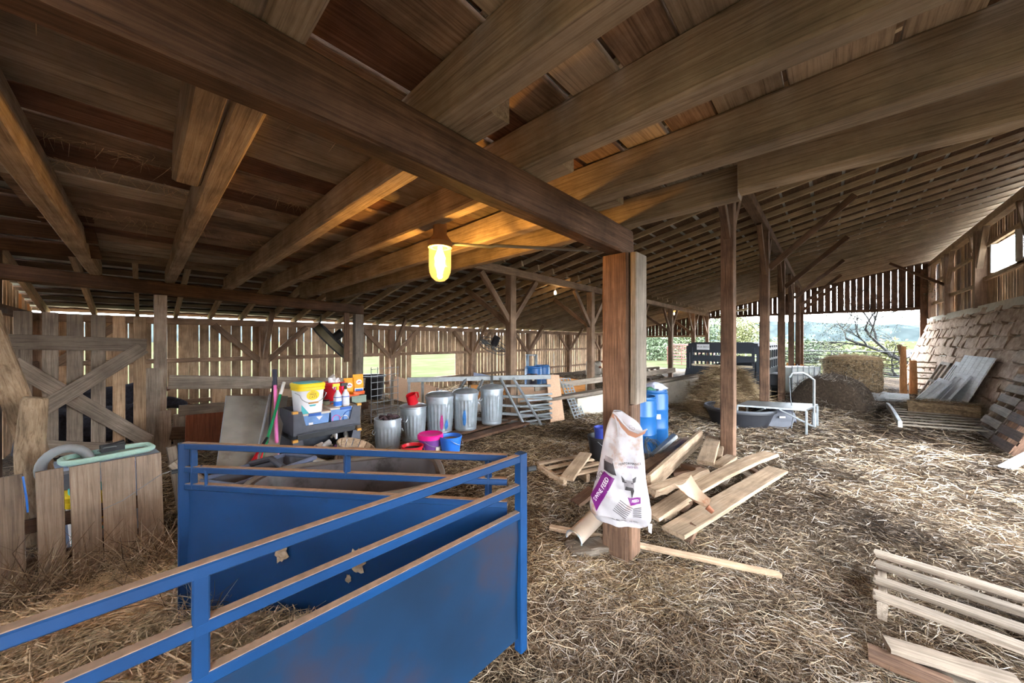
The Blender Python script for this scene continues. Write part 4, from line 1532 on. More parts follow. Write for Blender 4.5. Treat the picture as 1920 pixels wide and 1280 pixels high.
for k in range(16):
    a0 = 2 * math.pi * k / 16
    a1 = a0 + .34
    obj('slat', MB().prism([(.17 * math.cos(a0), .17 * math.sin(a0), -.12), (.17 * math.cos(a1), .17 * math.sin(a1), -.12), (.23 * math.cos(a1), .23 * math.sin(a1), .13), (.23 * math.cos(a0), .23 * math.sin(a0), .13)], (.006 * math.cos(a0), .006 * math.sin(a0), 0)), W_NEW, t)
for z, r in ((-.08, .19), (.02, .21), (.12, .237)):
    obj('hoop', MB().tube([(r * math.cos(a), r * math.sin(a), z) for a in np.linspace(0, 2 * math.pi, 25)[:-1]], .009, 6, closed=True), W_GREY, t)
o = beam('plank', atz(645, 846, .30), atz(715, 850, .32), .2, .05, W_GREY, jit=.004)
tag(o, 'weathered plank end lying beside the small trash can', 'plank')

# ------------------------------------------------------------------ leaning sheet and long tools
b0, b1 = atz(400, 920, .03), atz(512, 905, .03)
t0, t1 = atY(424, 742, 5.75), atY(540, 742, 5.85)
t = thing('metal_sheet', 'dull worn metal sheet leaning against the stall fence', 'sheet', tuple(b0))
sheet('sheet_face', b0, b1, t1, t0, .004, SHEET, t, 8, 8)
beam('sheet_edge', b0, t0, .006, .012, GALV, t, up=(0, 1, 0), cham=.001)


def tool(label, name, u0, v0, u1, v1, y0, y1, r, mat, tip=None, head=None):
    a, b_ = atY(u0, v0, y0), atY(u1, v1, y1)
    t = thing(name, label, 'tool', tuple(b_), 0)
    obj('handle', MB().tube([b_, a], r, 10), mat, t, smooth=True, world=True)
    if tip:
        d = (b_ - a).normalized()
        obj('grip', MB().tube([a - d * .01, a + d * tip[1]], r * 1.25, 10), tip[0], t, smooth=True, world=True)
    if head:
        d = (b_ - a).normalized()
        obj('tool_head', MB().tube([b_ - d * .18, b_ - d * .02, b_ + d * .08], [r * 1.1, .03, .05], 8, flat=.5), head, t, smooth=True, world=True)
    return t


tool('tall pink handled tool with a dark grip', 'pink_tool', 515, 694, 520, 868, 5.35, 5.0, .020, PINKP, (m_plain('navy_grip', lin(44, 48, 66), .6), .2), WHITEP)
tool('green handled tool with a white tip crossing the pink one', 'green_tool', 532, 718, 488, 868, 5.3, 4.8, .017, GREENP, (WHITEP, .17), REDP)
tool('silver handled tool leaning left of the green one', 'silver_tool', 506, 740, 478, 872, 5.4, 4.8, .013, GALV, None, REDP)
tool('thin black handled tool behind the silver one', 'black_tool', 512, 714, 499, 860, 5.45, 5.0, .010, BLACKP, None, REDP)
tool('red flat pry tool leaning on the metal sheet foot', 'red_tool', 500, 822, 455, 892, 4.9, 4.4, .014, REDP, (BLACKP, .12))

# big grey tub behind the blue panel, with a dark sled beside it
tb = atz(655, 905, .52)
t = thing('stock_tub', 'large open grey plastic tub behind the blue panels', 'tub', (tb.x, tb.y, 0), math.atan2(-.52, 1.0))


def oval(a, b_, z, n=36):
    return [(a * math.copysign(abs(math.cos(k * 2 * math.pi / n)) ** .45, math.cos(k * 2 * math.pi / n)), b_ * math.copysign(abs(math.sin(k * 2 * math.pi / n)) ** .6, math.sin(k * 2 * math.pi / n)), z) for k in range(n)]


obj('tub_shell', MB().loft([oval(.55, .30, .0), oval(.66, .38, .52), oval(.70, .42, .53), oval(.70, .42, .56), oval(.64, .36, .56), oval(.54, .29, .05)]), m_plain('grey_tub_plastic', lin(84, 78, 80), .5, var=.15, scale=3, dirt=lin(48, 42, 40), dirt_at=.5), t, smooth=True)
obj('tub_rim', MB().tube(oval(.69, .41, .56), .022, 8, closed=True), m_plain('tub_rim_plastic', lin(96, 90, 84), .5), t, smooth=True)
sd = atz(500, 890, .3)
t = thing('tray_sled', 'dark folded plastic sled tray lying left of the grey tub', 'sled', (sd.x, sd.y, .1), .5)
obj('sled_bed', MB().loft([[(-.35, -.16, .12), (.3, -.16, .1), (.3, .16, .1), (-.35, .16, .12)], [(-.45, -.2, .3), (.38, -.2, .26), (.38, .2, .26), (-.45, .2, .3)]], cap1=False), GREYP, t)
obj('sled_rim', MB().tube([(-.45, -.2, .3), (.38, -.2, .26), (.38, .2, .26), (-.45, .2, .3)], .022, 8, closed=True), m_plain('sled_rim_plastic', lin(100, 110, 134), .4), t, smooth=True)
obj('sled_rib', MB().tube([(.0, -.2, .29), (.05, 0, .34), (.0, .2, .29)], .03, 8), GREYP, t, smooth=True)

# ------------------------------------------------------------------ galvanised trash cans
def can_meshes(h, r):
    prof = [(.001, .012), (r * .84, .012), (r * .86, 0), (r * .875, .02), (r * .885, .04), (r * .87, .05), (r * .885, .065), (r * .88, .09)]
    for k in range(9):
        prof.append((r * (.88 + .10 * k / 8), .10 + (h - .24) * k / 8))
    prof += [(r * .99, h - .12), (r * 1.01, h - .10), (r * .99, h - .08), (r * 1.01, h - .055), (r * .99, h - .035), (r * 1.0, h), (r * .96, h), (r * .94, h - .1), (r * .85, .03), (.001, .03)]

    def mod(an, z):
        if .098 < z < h - .139:
            return 1 + .032 * max(-.3, math.cos(an * 22))
        return 1.0
    return MB().lathe(prof, 132, mod=mod).mesh('can_body', True)


def lid_mesh(r, flat=False):
    pr = [(r * 1.09, -.012), (r * 1.1, .0), (r * 1.08, .012)] if flat else [(r * 1.03, -.045), (r * 1.06, -.05), (r * 1.06, -.0), (r * 1.08, .004), (r * 1.04, .012), (r * .98, .03)]
    pr += [(r * .75, .035 if flat else .055), (r * .4, .04 if flat else .068), (.001, .042 if flat else .072)]
    return MB().lathe(pr, 48)


def trash_can(label, u, v, h, r, z=0.0, lid='dome', rz=0.0, smear=None):
    p = atz(u, v, z)
    d = (Vector((p.x, p.y, 0))).normalized()
    p = p + d * r * .8
    t = thing('trash_can', label, 'trash can', (p.x, p.y, z), rz, 'galvanised trash cans')
    obj('can_body', can_meshes(h, r), GALV, t)
    if lid != 'open':
        l_ = obj('lid', lid_mesh(r, lid == 'flat'), GALV if lid == 'dome' else STEEL, t, smooth=True)
        l_.location = (0, 0, h)
        if lid == 'dome':
            obj('lid_handle', MB().tube([(-.05, 0, .06), (-.03, 0, .09), (.03, 0, .09), (.05, 0, .06)], .007, 6), GALV, l_, smooth=True)
    for a in (-.5, 2.64):
        c, s_ = math.cos(a), math.sin(a)
        rr = r * .985
        pts = [Vector((rr * c - .06 * s_, rr * s_ + .06 * c, h - .17)), Vector((rr * 1.12 * c - .055 * s_, rr * 1.12 * s_ + .055 * c, h - .21)), Vector((rr * 1.12 * c + .055 * s_, rr * 1.12 * s_ - .055 * c, h - .21)), Vector((rr * c + .06 * s_, rr * s_ - .06 * c, h - .17))]
        obj('side_handle', MB().tube(pts, .007, 6), GALV, t, smooth=True)
    return t


c1 = trash_can('small galvanised trash can with no lid, stuffed with rubbish', 727, 848, .47, .19, 0, 'open', .3)
mb = MB()
for k in range(7):
    mb.tube([(random.uniform(-.12, .12), random.uniform(-.12, .12), .42), (random.uniform(-.1, .1), random.uniform(-.1, .1), .5), (random.uniform(-.15, .15), random.uniform(-.1, .1), .47)], .022, 6)
obj('rubbish', mb, m_plain('dark_rubbish', lin(70, 54, 58), .8, var=.5), c1)
c2 = trash_can('galvanised trash can with flat dusty lid carrying the red scoop', 775, 828, .54, .205, 0, 'flat', .8)
c3 = trash_can('galvanised trash can with pink and blue smears, third from the left', 825, 816, .64, .235, .03, 'dome', 0)
c4 = trash_can('galvanised trash can with one blue smear, second from the right end', 873, 808, .64, .215, .07, 'dome', 0)


def smear(can, r, da, z0, z1, w, mat):  # coloured strip set just off the can side
    a0 = math.atan2(-can.location.y, -can.location.x) + da
    vs, fs = [], []
    for i in range(7):
        for j in range(5):
            k = i / 6
            ww = w * (.35 + .65 * math.sin(math.pi * min(1, .15 + k * .8)))
            a = a0 + ww * (j / 4 - .5)
            rr = r * (.885 + .10 * (z0 + (z1 - z0) * k) / .6) * 1.034
            vs.append((rr * math.cos(a), rr * math.sin(a), z0 + (z1 - z0) * k + .02 * math.sin(j * 2.1 + i)))
    for i in range(6):
        for j in range(4):
            q = i * 5 + j
            fs.append((q, q + 1, q + 6, q + 5))
    obj('colour_smear', MB().add(vs, fs), mat, can, smooth=True)


PSM = m_plain('pink_smear', lin(196, 70, 140), .3, metal=.4, var=.2, scale=20)
BSM = m_plain('blue_smear', lin(70, 130, 200), .3, metal=.4, var=.2, scale=20)
smear(c3, .235, .12, .10, .34, .26, PSM)
smear(c3, .235, .50, .10, .25, .30, BSM)
smear(c4, .215, -.1, .10, .36, .30, BSM)
trash_can('galvanised trash can at the right end in front of the steel frame', 922, 797, .64, .205, .11, 'dome', .1)
cp = c2.location
t = thing('feed_scoop', 'red plastic feed scoop lying on the flat lid', 'scoop', (cp.x - .02, cp.y - .03, .59), .5, rot=(0, -.3, .4))
mb = MB().loft([[(.1 * math.cos(a), .075 * math.sin(a), 0) for a in np.linspace(0, 2 * math.pi, 17)[:-1]], [(.09 * math.cos(a) - .02, .07 * math.sin(a), .17) for a in np.linspace(0, 2 * math.pi, 17)[:-1]]], cap0=True, cap1=False)
obj('scoop_cup', mb, REDP, t, smooth=True)
obj('handle', MB().tube([(.09, 0, .15), (.16, 0, .12), (.16, 0, .04), (.09, 0, .03)], .014, 8), REDP, t, smooth=True)
bucket('shallow red rubber bucket in front of the flat lidded can', tuple(G(773, 864)), .105, .135, .21, REDP, .4, .014, m_plain('dark_feed', lin(52, 36, 30), .9))
pb = bucket('purple bucket with magenta lid, between the red and blue buckets', tuple(G(807, 852)), .125, .155, .26, PURP, .2, .01)
obj('lid', MB().lathe([(.16, .235), (.178, .24), (.178, .285), (.165, .30), (.12, .285), (.001, .283)], 32), MAGP, pb, smooth=True)
obj('paper_label', MB().box((.0, -.148, .1), (.09, .004, .07)), LIDP, pb)
bucket('bright blue bucket right of the purple one', tuple(G(845, 852)), .12, .15, .27, BLUEB, .7, .01, m_plain('pale_feed', lin(120, 100, 80), .9))
# boards the cans stand on
t = thing('can_platform', 'low platform of dark planks under the trash cans', 'platform', tuple(G(920, 800)))
for k, (u0, v0, u1, v1) in enumerate(((800, 826, 1000, 775), (790, 818, 980, 768), (820, 836, 985, 792))):
    beam('plank', atz(u0, v0, .045), atz(u1, v1, .07), .22, .04, W_DARK if k else W_POST, t)
beam('sleeper', atz(985, 782, .0), atz(975, 800, .0), .1, .07, W_DARK, t)

# ------------------------------------------------------------------ steel frame with diagonal struts, leaning panels, wire panel
A, B = atd(764, 712, 6.45), atd(1032, 706, 6.85)
Ab, Bb = atd(764, 775, 6.45), atd(1032, 800, 6.7)
t = thing('steel_truss_gate', 'long galvanised steel gate frame with diagonal struts behind the cans', 'gate', (A.x, A.y, 0))


def fr(s_, k):
    return (A.lerp(B, s_)).lerp(Ab.lerp(Bb, s_), k)


for k, w in ((0.0, .09), (.18, .05), (.42, .05), (.62, .05), (.80, .05), (.97, .06)):
    beam('rail', fr(0.0 if k in (0, .97) else .55, k), fr(1.0, k), .05, w, STEEL, t)
for (u0, v0, u1, v1) in ((875, 708, 858, 735), (905, 712, 893, 740), (922, 706, 922, 725), (938, 708, 985, 800), (962, 708, 1015, 796), (767, 712, 767, 775), (792, 715, 793, 760), (905, 712, 870, 780)):
    beam('strut', atd(u0, v0, 6.62), atd(u1, v1, 6.42), .05, .04, STEEL, t)
for k in range(6):
    beam('ground_rail', atd(975, 742 + 10 * k, 6.62), atd(1035, 738 + 9 * k, 6.75), .03, .035, GALV, t)
b0, b1 = G(1032, 792), G(1058, 787)
t0, t1 = atd(1024, 702, 7.3), atd(1048, 703, 7.5)
t = thing('particle_board', 'tan particle board sheet leaning upright at the end of the steel frame', 'board', tuple(b0))
sheet('board_face', b0, b1, t1, t0, .02, PLY, t, 2, 2)
t = thing('perforated_panel', 'grey perforated metal panel leaning next to the particle board', 'panel', tuple(G(1080, 783)))
b0, b1 = G(1078, 785), G(1096, 780)
t0, t1 = atd(1049, 710, 7.6), atd(1068, 709, 7.8)
for k in range(14):
    s_ = k / 13
    beam('cross_bar', b0.lerp(t0, s_), b1.lerp(t1, s_), .02, .02, GALV, t, cham=.002)
for s_ in (0, .33, .66, 1):
    beam('long_bar', b0.lerp(b1, s_), t0.lerp(t1, s_), .025, .02, GALV, t, cham=.002)
t = thing('wire_fence', 'rusty welded wire panel standing left of the cans', 'wire panel', tuple(G(700, 806)))
for k in range(8):
    z = .15 + .13 * k
    bar('wire', [atd(696, 640 + (H - z) * FPX / 6.6, 6.6), atd(748, 640 + (H - z - .02) * FPX / 7.0, 7.0)], .006, STEEL, t, n=5)
for u in (696, 708, 720, 733, 746):
    k = (u - 696) / 52
    d_ = 6.6 + .4 * k
    bar('wire', [atd(u, 640 + (H - .02) * FPX / d_, d_), atd(u, 640 + (H - 1.1) * FPX / d_, d_)], .007, STEEL, t, n=5)
t = thing('pen_curb', 'low timber curb holding back gravel behind the cans', 'curb', (4.2, 6.4, 0))
beam('curb_board', atd(684, 766, 7.6), atd(800, 762, 8.6), .06, .16, W_GREY, t)
beam('curb_board', atd(684, 782, 7.2), atd(770, 770, 8.0), .06, .12, W_JOIST, t)
o = obj('gravel_patch', MB().prism([(3.0, 6.0, 0), (5.2, 5.6, 0), (6.4, 7.2, 0), (3.6, 7.6, 0)], (0, 0, .05)), GRVL)
tag(o, 'pale gravel patch behind the trash cans', 'gravel')
o['kind'] = 'stuff'
t = thing('black_tub', 'black round tub standing outside the wall opening', 'tub', (atY(692, 700, 9.4).x, 9.3, 0))
obj('tub_shell', MB().lathe([(.001, 0), (.3, 0), (.36, .62), (.38, .64), (.34, .64), (.28, .04), (.001, .04)], 28), BLACKP, t, smooth=True)
obj('tub_rim', MB().lathe([(.37, .62), (.40, .63), (.40, .67), (.36, .67)], 28), BLACKP, t, smooth=True)

# pens further back: boards, blue drums, animals
for (u0, v0, u1, v1, d0, d1, h, m_, lab) in ((735, 725, 820, 748, 8.3, 8.6, .55, PLY, 'pale particle board wall of the pen behind the steel frame'),
                                         (880, 735, 962, 735, 8.2, 8.6, .35, W_ORANGE, 'orange board behind the two right trash cans'),
                                         (968, 740, 1030, 738, 8.6, 9.2, .40, PLY, 'pale board behind the diagonal struts'),
                                         (1045, 722, 1098, 727, 8.8, 9.4, .42, W_ORANGE, 'bright orange plank box behind the perforated panel')):
    a, b_ = atd(u0, v0, d0), atd(u1, v1, d1)
    t = thing('pen_board', lab, 'board', (a.x, a.y, 0))
    n = 2 if m_ is W_ORANGE else 1
    for k in range(n):
        dz = Vector((0, 0, (k - (n - 1) / 2) * h / n * 1.02))
        beam('board', a + dz, b_ + dz, .03, h / n, m_, t)
    beam('board_stake', (a.x, a.y, 0), (a.x, a.y, a.z + h / 2), .06, .06, W_GREY, t)
    beam('board_stake', (b_.x, b_.y, 0), (b_.x, b_.y, b_.z + h / 2), .06, .06, W_GREY, t)


def drum_obj(label, loc, h, r, grp, mat=DRUM, badge=False):
    t = thing('plastic_drum', label, 'drum', loc, 0, grp)
    prof = [(.001, .0), (r * .9, 0), (r * .98, .03), (r, .08), (r, h * .31), (r * 1.025, h * .33), (r, h * .35), (r, h * .64), (r * 1.025, h * .66), (r, h * .68), (r, h * .88), (r * .93, h * .95), (r * .93, h), (r * .88, h), (r * .88, h - .03), (.001, h - .03)]
    obj('drum_shell', MB().lathe(prof, 36), mat, t, smooth=True)
    obj('drum_rim', MB().tube([(r * .93 * math.cos(a), r * .93 * math.sin(a), h * .955) for a in np.linspace(0, 2 * math.pi, 29)[:-1]], .016, 6, closed=True), mat, t, smooth=True)
    if badge:
        an = math.atan2(-loc[1], -loc[0]) + .2
        rot = Matrix.Rotation(an, 3, 'Z')
        obj('paper_label', MB().box(rot @ Vector((r * 1.0, 0, h * .55)), (.012, .16, .07), rot), PRINTW, t)
    return t


for k, (u, v, d_, lab) in enumerate(((1000, 745, 10.3, 'blue drum far back in the pens, left of the particle board'), (1016, 744, 10.9, 'blue drum far back in the pens, half behind the particle board'))):
    p = atd(u, v, d_)
    drum_obj(lab, (p.x, p.y, 0), .85, .26, 'blue drums in the back pens')
cw = atd(1003, 745, 9.0)
quadruped('calf', 'black and white faced calf looking through the steel frame', 'calf', (cw.x + .55, cw.y + .55, -.02), math.radians(222), .62, (BLACKF, BROWNF, WHITEF))
cw = atd(1119, 712, 13.0)
quadruped('goat', 'grey goat behind the board rail left of the loft post', 'goat', (cw.x + .5, cw.y + .4, -.3), math.radians(222), 1.0, (WHITEF, BROWNF, BROWNF))
bar_t = thing('blue_stanchion', 'pale blue steel stanchion at the back wall', 'stanchion', (atd(995, 700, 11.5).x, atd(995, 700, 11.5).y, 0))
for (u, v0, v1) in ((989, 664, 738), (1005, 664, 735)):
    beam('stanchion_post', (*atd(u, 700, 11.5).xy, 0), atd(u, v0, 11.5), .09, .06, m_plain('pale_blue_paint', lin(120, 140, 160), .5) if u == 989 else STEEL, bar_t)
beam('stanchion_rail', atd(985, 665, 11.5), atd(1007, 666, 11.5), .04, .05, STEEL, bar_t)
o = obj('blue_board', MB().prism([atd(888, 698, 8.8), atd(940, 708, 8.8), atd(940, 712, 8.8), atd(888, 712, 8.8)], (.03, .03, 0)), m_plain('faded_blue_board', lin(130, 140, 168), .6))
tag(o, 'faded blue board edge resting on the frame behind the cans', 'board')

# ------------------------------------------------------------------ fans
def fan(label, c, nrm, r, depth, mat_ring, drum=True):
    t = thing('drum_fan', label, 'fan', tuple(c))
    n_ = Vector(nrm).normalized()
    a = n_.orthogonal().normalized()
    b_ = n_.cross(a)
    c = Vector(c)

    def circ(rr, off, n=32):
        return [c + n_ * off + a * rr * math.cos(2 * math.pi * k / n) + b_ * rr * math.sin(2 * math.pi * k / n) for k in range(n)]
    if drum:
        obj('fan_drum', MB().loft([circ(r, -depth / 2), circ(r, depth / 2), circ(r * .97, depth / 2), circ(r * .97, -depth / 2)], False, False), mat_ring, t, smooth=True, world=True)
    for off in (-depth / 2, depth / 2):
        obj('guard_ring', MB().tube(circ(r * .55, off), .006, 6, closed=True), DKSTEEL, t, world=True)
        obj('guard_ring', MB().tube(circ(r, off), .016 if drum else .009, 6, closed=True), DKSTEEL, t, world=True)
        for k in range(8):
            an = math.pi * k / 4
            obj('guard_spoke', MB().tube([c + n_ * off, c + n_ * off + (a * math.cos(an) + b_ * math.sin(an)) * r], .005, 5), DKSTEEL, t, world=True)
    for k in range(4):
        an = math.pi / 2 * k
        d1 = a * math.cos(an) + b_ * math.sin(an)
        d2 = n_.cross(d1)
        obj('blade', MB().prism([c + d1 * .05, c + d1 * r * .85 + d2 * .10 - n_ * .04, c + d1 * r * .88 - d2 * .05 + n_ * .05, c + d1 * .05 - d2 * .03], n_ * .006), STEEL, t, world=True)
    obj('motor', MB().tube([c + n_ * .02, c + n_ * (depth / 2 + .2)], .09, 14), BLACKP, t, smooth=True, world=True)
    obj('hanger', MB().tube([c + b_ * r, c + b_ * r * .9 + Vector((0, 0, .35))], .01, 6), DKSTEEL, t, world=True)
    return t


fc = atd(622, 638, 7.4)
fan('large tilted drum fan hung under the end of the far loft girder', fc, (.62, -.28, .62), .42, .16, m_plain('weathered_drum_metal', lin(128, 120, 96), .5, metal=.4))
fc = atd(925, 648, 8.6)
fan('round wire guard fan hung in front of the back wall', fc, (.05, -.5, .86), .36, .10, DKSTEEL, False)
# ------------------------------------------------------------------ lumber heap around the loft post
def plank(label, a, b_, w, h, mat=W_NEW, bow=0.0, up=(0, 0, 1), seg=4, cat='plank', name='plank', jit=.003):
    o = beam(name, atz(*a), atz(*b_), w, h, mat, None, up=up, seg=seg, jit=jit, bow=bow, ends=.006)
    return tag(o, label, cat, 'loose lumber around the loft post')


plank('long stained plank lying in front of the lumber heap, nearest the right', (1262, 998, .09), (1458, 880, .14), .19, .035, W_NEW)
plank('long bowed pale plank on top of the heap with its tip in the air', (1222, 968, .12), (1446, 850, .36), .15, .035, W_NEW, bow=.05, seg=10)
plank('thick board standing on edge along the top of the heap', (1216, 908, .16), (1314, 818, .26), .045, .19, W_NEW)
plank('flat tan board behind the upright edge board', (1200, 880, .12), (1292, 822, .18), .15, .03, W_NEW)
plank('grey narrow board between the tan board and the edge board', (1212, 890, .14), (1298, 826, .16), .08, .03, W_GREY)
plank('broad pale board pointing away at the back of the heap', (1322, 868, .24), (1338, 820, .27), .17, .045, W_NEW)
plank('narrower board beside the broad pale one, next to the dark post', (1346, 864, .18), (1352, 828, .2), .08, .04, W_NEW)
plank('rough broken timber across the middle of the heap', (1222, 922, .17), (1322, 885, .22), .09, .07, W_NEW, jit=.012, seg=6)
plank('short pale board end left of the dark post foot', (1345, 874, .2), (1372, 856, .22), .12, .04, W_NEW)
plank('short thick block under the bowed plank', (1235, 968, .05), (1282, 944, .07), .12, .07, W_NEW)
plank('dark short offcut behind the rough timber', (1282, 872, .16), (1310, 880, .18), .1, .05, W_POST)
plank('dark board lying under the rough timber', (1258, 886, .08), (1318, 878, .12), .12, .04, W_DARK)
plank('brown offcut right of the short thick block', (1276, 962, .05), (1292, 940, .08), .06, .05, W_POST)
plank('upright offcut propping the stained plank near end', (1288, 1018, .0), (1302, 985, .1), .06, .05, W_POST)
plank('reddish brown plank lying crosswise behind the stained plank', (1396, 872, .06), (1432, 893, .04), .07, .035, W_POST)
plank('short grey stake under the bowed plank beside the dark post', (1352, 908, .0), (1366, 884, .15), .1, .06, W_GREY)
plank('small dark board at the right edge of the heap', (1395, 884, .02), (1425, 912, .02), .1, .03, W_GREY)
plank('long thin pale lath on the straw from the post to the right', (1180, 1018, .035), (1463, 1077, .03), .055, .025, W_NEW)
plank('pale lath on the straw left of the post', (1032, 988, .035), (1132, 1008, .035), .06, .03, W_NEW)
plank('tan plank laid across the small pallet', (1062, 898, .15), (1098, 850, .17), .15, .03, W_NEW)
plank('triangular brown offcut between the pallet and the feed bag', (1078, 944, .03), (1112, 918, .12), .14, .035, W_POST)
plank('weathered flat slab at the foot of the loft post', (1066, 1032, .03), (1132, 1020, .04), .16, .05, W_GREY, jit=.01)
o = beam('steel_channel', atz(1226, 852, .14), atz(1266, 816, .36), .08, .05, STEEL)
tag(o, 'shiny steel channel sticking out behind the lumber heap', 'channel')
pc = atz(1092, 988, .08)
t = thing('metal_chute', 'grey rounded metal chute lying on the laths left of the post', 'chute', tuple(atz(1085, 1010, .0)))
mb = MB()
a, b_ = atz(1076, 1010, .09), atz(1118, 968, .17)
d = (b_ - a).normalized()
sd_ = Vector((-d.y, d.x, 0)).normalized()
rings = []
for k in range(9):
    c = a.lerp(b_, k / 8)
    ring = [c + sd_ * .075 * math.cos(x) + Vector((0, 0, .055 * math.sin(x))) for x in np.linspace(-.3, math.pi + .3, 14)]
    ring += [c + sd_ * .068 * math.cos(x) + Vector((0, 0, .048 * math.sin(x))) for x in np.linspace(math.pi + .3, -.3, 14)]
    rings.append(ring)
obj('chute_shell', MB().loft(rings), m_plain('chalky_metal', lin(176, 158, 142), .7, var=.12), t, smooth=True, world=True)
obj('chute_lip', MB().tube([a + sd_ * .075 * math.cos(x) + Vector((0, 0, .055 * math.sin(x))) for x in np.linspace(-.3, math.pi + .3, 14)], .007, 6), GALV, t, smooth=True, world=True)
t = thing('shovel_blade', 'bent rusty shovel blade lying on the bowed plank', 'shovel', tuple(atz(1305, 940, .2)))
rings = []
a, b_ = atz(1280, 908, .34), atz(1326, 950, .20)
c2 = atz(1306, 962, .18)
vs, fs = [], []
for i in range(9):
    for j in range(7):
        s_, q = i / 8, j / 6 - .5
        p = a.lerp(b_, s_) + (c2 - b_) * (q * 1.6 * (1 - .55 * s_)) + Vector((0, 0, .05 * (q * q * 4) - .03 * math.sin(s_ * math.pi)))
        vs.append(p)
for i in range(8):
    for j in range(6):
        k = i * 7 + j
        fs.append((k, k + 1, k + 8, k + 7))
mb = MB().add(vs, fs).add([p - Vector((0, 0, .004)) for p in vs], fs)
obj('blade', mb, m_plain('rusty_blade', lin(158, 132, 110), .6, metal=.2, dirt=lin(140, 84, 52), dirt_at=.55, dscale=8), t, smooth=True, world=True)
obj('socket', MB().tube([b_, b_ + (b_ - a) * .22], [.025, .02], 10), m_plain('rust', lin(120, 70, 46), .8), t, smooth=True, world=True)


def pallet(label, M, L=1.1, Wd=.9, n=6, mat=W_GREY, miss=(), group='wooden pallets', th=.02, sth=.09, bw=.1, both=False):
    """deck boards along local Y, stringers along local X"""
    t = thing('wooden_pallet', label, 'pallet', (0, 0, 0), 0, group)
    t.matrix_basis = M
    for k in range(3):
        y = (k - 1) * (Wd / 2 - .03)
        o = obj('stringer', beam_mesh('stringer', L, .045, sth, 2, .003), mat, t)
        o.location = (-L / 2, y, sth / 2)
    for k in range(n):
        if k in miss:
            continue
        x = -L / 2 + bw / 2 + (L - bw) * k / (n - 1)
        o = obj('deck_board', beam_mesh('deck_board', Wd, bw, th, 2, .003, ends=.01), mat, t)
        o.location = (x + random.uniform(-.01, .01), -Wd / 2, sth + th / 2)
        o.rotation_euler = (0, 0, math.pi / 2 + random.uniform(-.02, .02))
    return t


def flat_mat(x, y, z, rz):
    return Matrix.Translation((x, y, z)) @ Matrix.Rotation(rz, 4, 'Z')


def lean_mat(base, along, away, deg, L):
    """pallet stood on its end at base: length up and leaning towards 'away', width along 'along'"""
    al, aw = Vector(along).normalized(), Vector(away).normalized()
    an = math.radians(deg)
    x = aw * math.sin(an) + Vector((0, 0, math.cos(an)))
    z = -aw * math.cos(an) + Vector((0, 0, math.sin(an)))
    y = z.cross(x)
    M = Matrix((x, y, z)).transposed().to_4x4()
    M.translation = Vector(base) + x * (L / 2)
    return M


c = G(1075, 888)
pallet('small low pallet half buried in straw left of the loft post', flat_mat(c.x, c.y, .0, math.radians(70)), .55, .7, 4, W_NEW, bw=.08)
# pallets in the right foreground: narrow slats
pallet('broken pallet with pale narrow slats in the right foreground', flat_mat(3.14, -.86, .02, math.radians(-4)), .66, 1.3, 4, W_GREY, bw=.08, sth=.10, th=.03)
for (a, b_, lab) in (((1662, 1208, .06), (1915, 1285, .07), 'pointed grey board in front of the foreground pallet'), ((1628, 1222, .04), (1790, 1290, .05), 'dark pointed board at the bottom right corner'), ((1700, 1240, .02), (1900, 1330, .02), 'half buried board below the pointed grey board')):
    o = beam('broken_slat', atz(*a), atz(*b_), .11, .028, W_GREY if 'grey' in lab else W_POST, None, seg=3, jit=.004)
    tag(o, lab, 'board', 'broken slats by the foreground pallet')
o = beam('white_board', atz(1886, 876, .05), atz(1935, 850, .14), .12, .025, W_WHITE)
tag(o, 'white board end at the right picture edge', 'board')

# buckets and drums beside the loft post
p = G(1128, 864)
bucket('black bucket just left of the loft post', (p.x, p.y, 0), .14, .175, .34, BLACKP, 0, .014, BLACKP)
tt = bucket('small blue pail standing in the black bucket', (p.x - .03, p.y - .02, .245), .085, .1, .22, m_plain('indigo_pail', lin(52, 66, 150), .4), 0, .008, None, False)
for (u, v, h, r, lab, bd) in ((1199, 850, .80, .235, 'blue plastic drum directly right of the loft post', False), (1222, 838, .86, .235, 'taller blue plastic drum with a white label, behind the first', True)):
    p = G(u, v)
    dd = Vector((p.x, p.y, 0)).normalized() * .2
    drum_obj(lab, (p.x + dd.x, p.y + dd.y, 0), h, r, 'blue drums by the loft post', DRUM, bd)
    if bd:
        o = obj('cloth_bundle', MB().lathe([(.001, .0), (.14, .01), (.17, .05), (.12, .1), (.04, .13), (.001, .135)], 18, mod=lambda a, z: 1 + .18 * math.sin(a * 5 + z * 40)), FABRIC, smooth=True)
        o.location = (p.x + dd.x + .04, p.y + dd.y - .03, h - .03)
        tag(o, 'pale pink and white cloth bundle on the taller blue drum', 'cloth')
        o = obj('green_rag', MB().lathe([(.001, .0), (.07, .01), (.08, .04), (.03, .07), (.001, .075)], 14, mod=lambda a, z: 1 + .2 * math.sin(a * 4 + z * 50)), m_plain('green_rag_cloth', lin(70, 120, 96), .9))
        o.location = (p.x + dd.x - .13, p.y + dd.y - .02, h - .03)
        tag(o, 'small green rag on the taller blue drum', 'rag')
p = G(1226, 872)
t = thing('wire_coil', 'loose coil of black wire beside the blue drum', 'wire', (p.x, p.y, 0))
for k in range(9):
    r = random.uniform(.12, .17)
    ti = random.uniform(-.5, .5)
    pts = [(r * math.cos(a), r * .6 * math.sin(a), .17 + .15 * math.sin(a + ti) + .03 * math.sin(3 * a + k)) for a in np.linspace(0, 2 * math.pi, 22)[:-1]]
    obj('wire_loop', MB().tube(pts, .004, 5, closed=True), DKSTEEL, t, smooth=True)

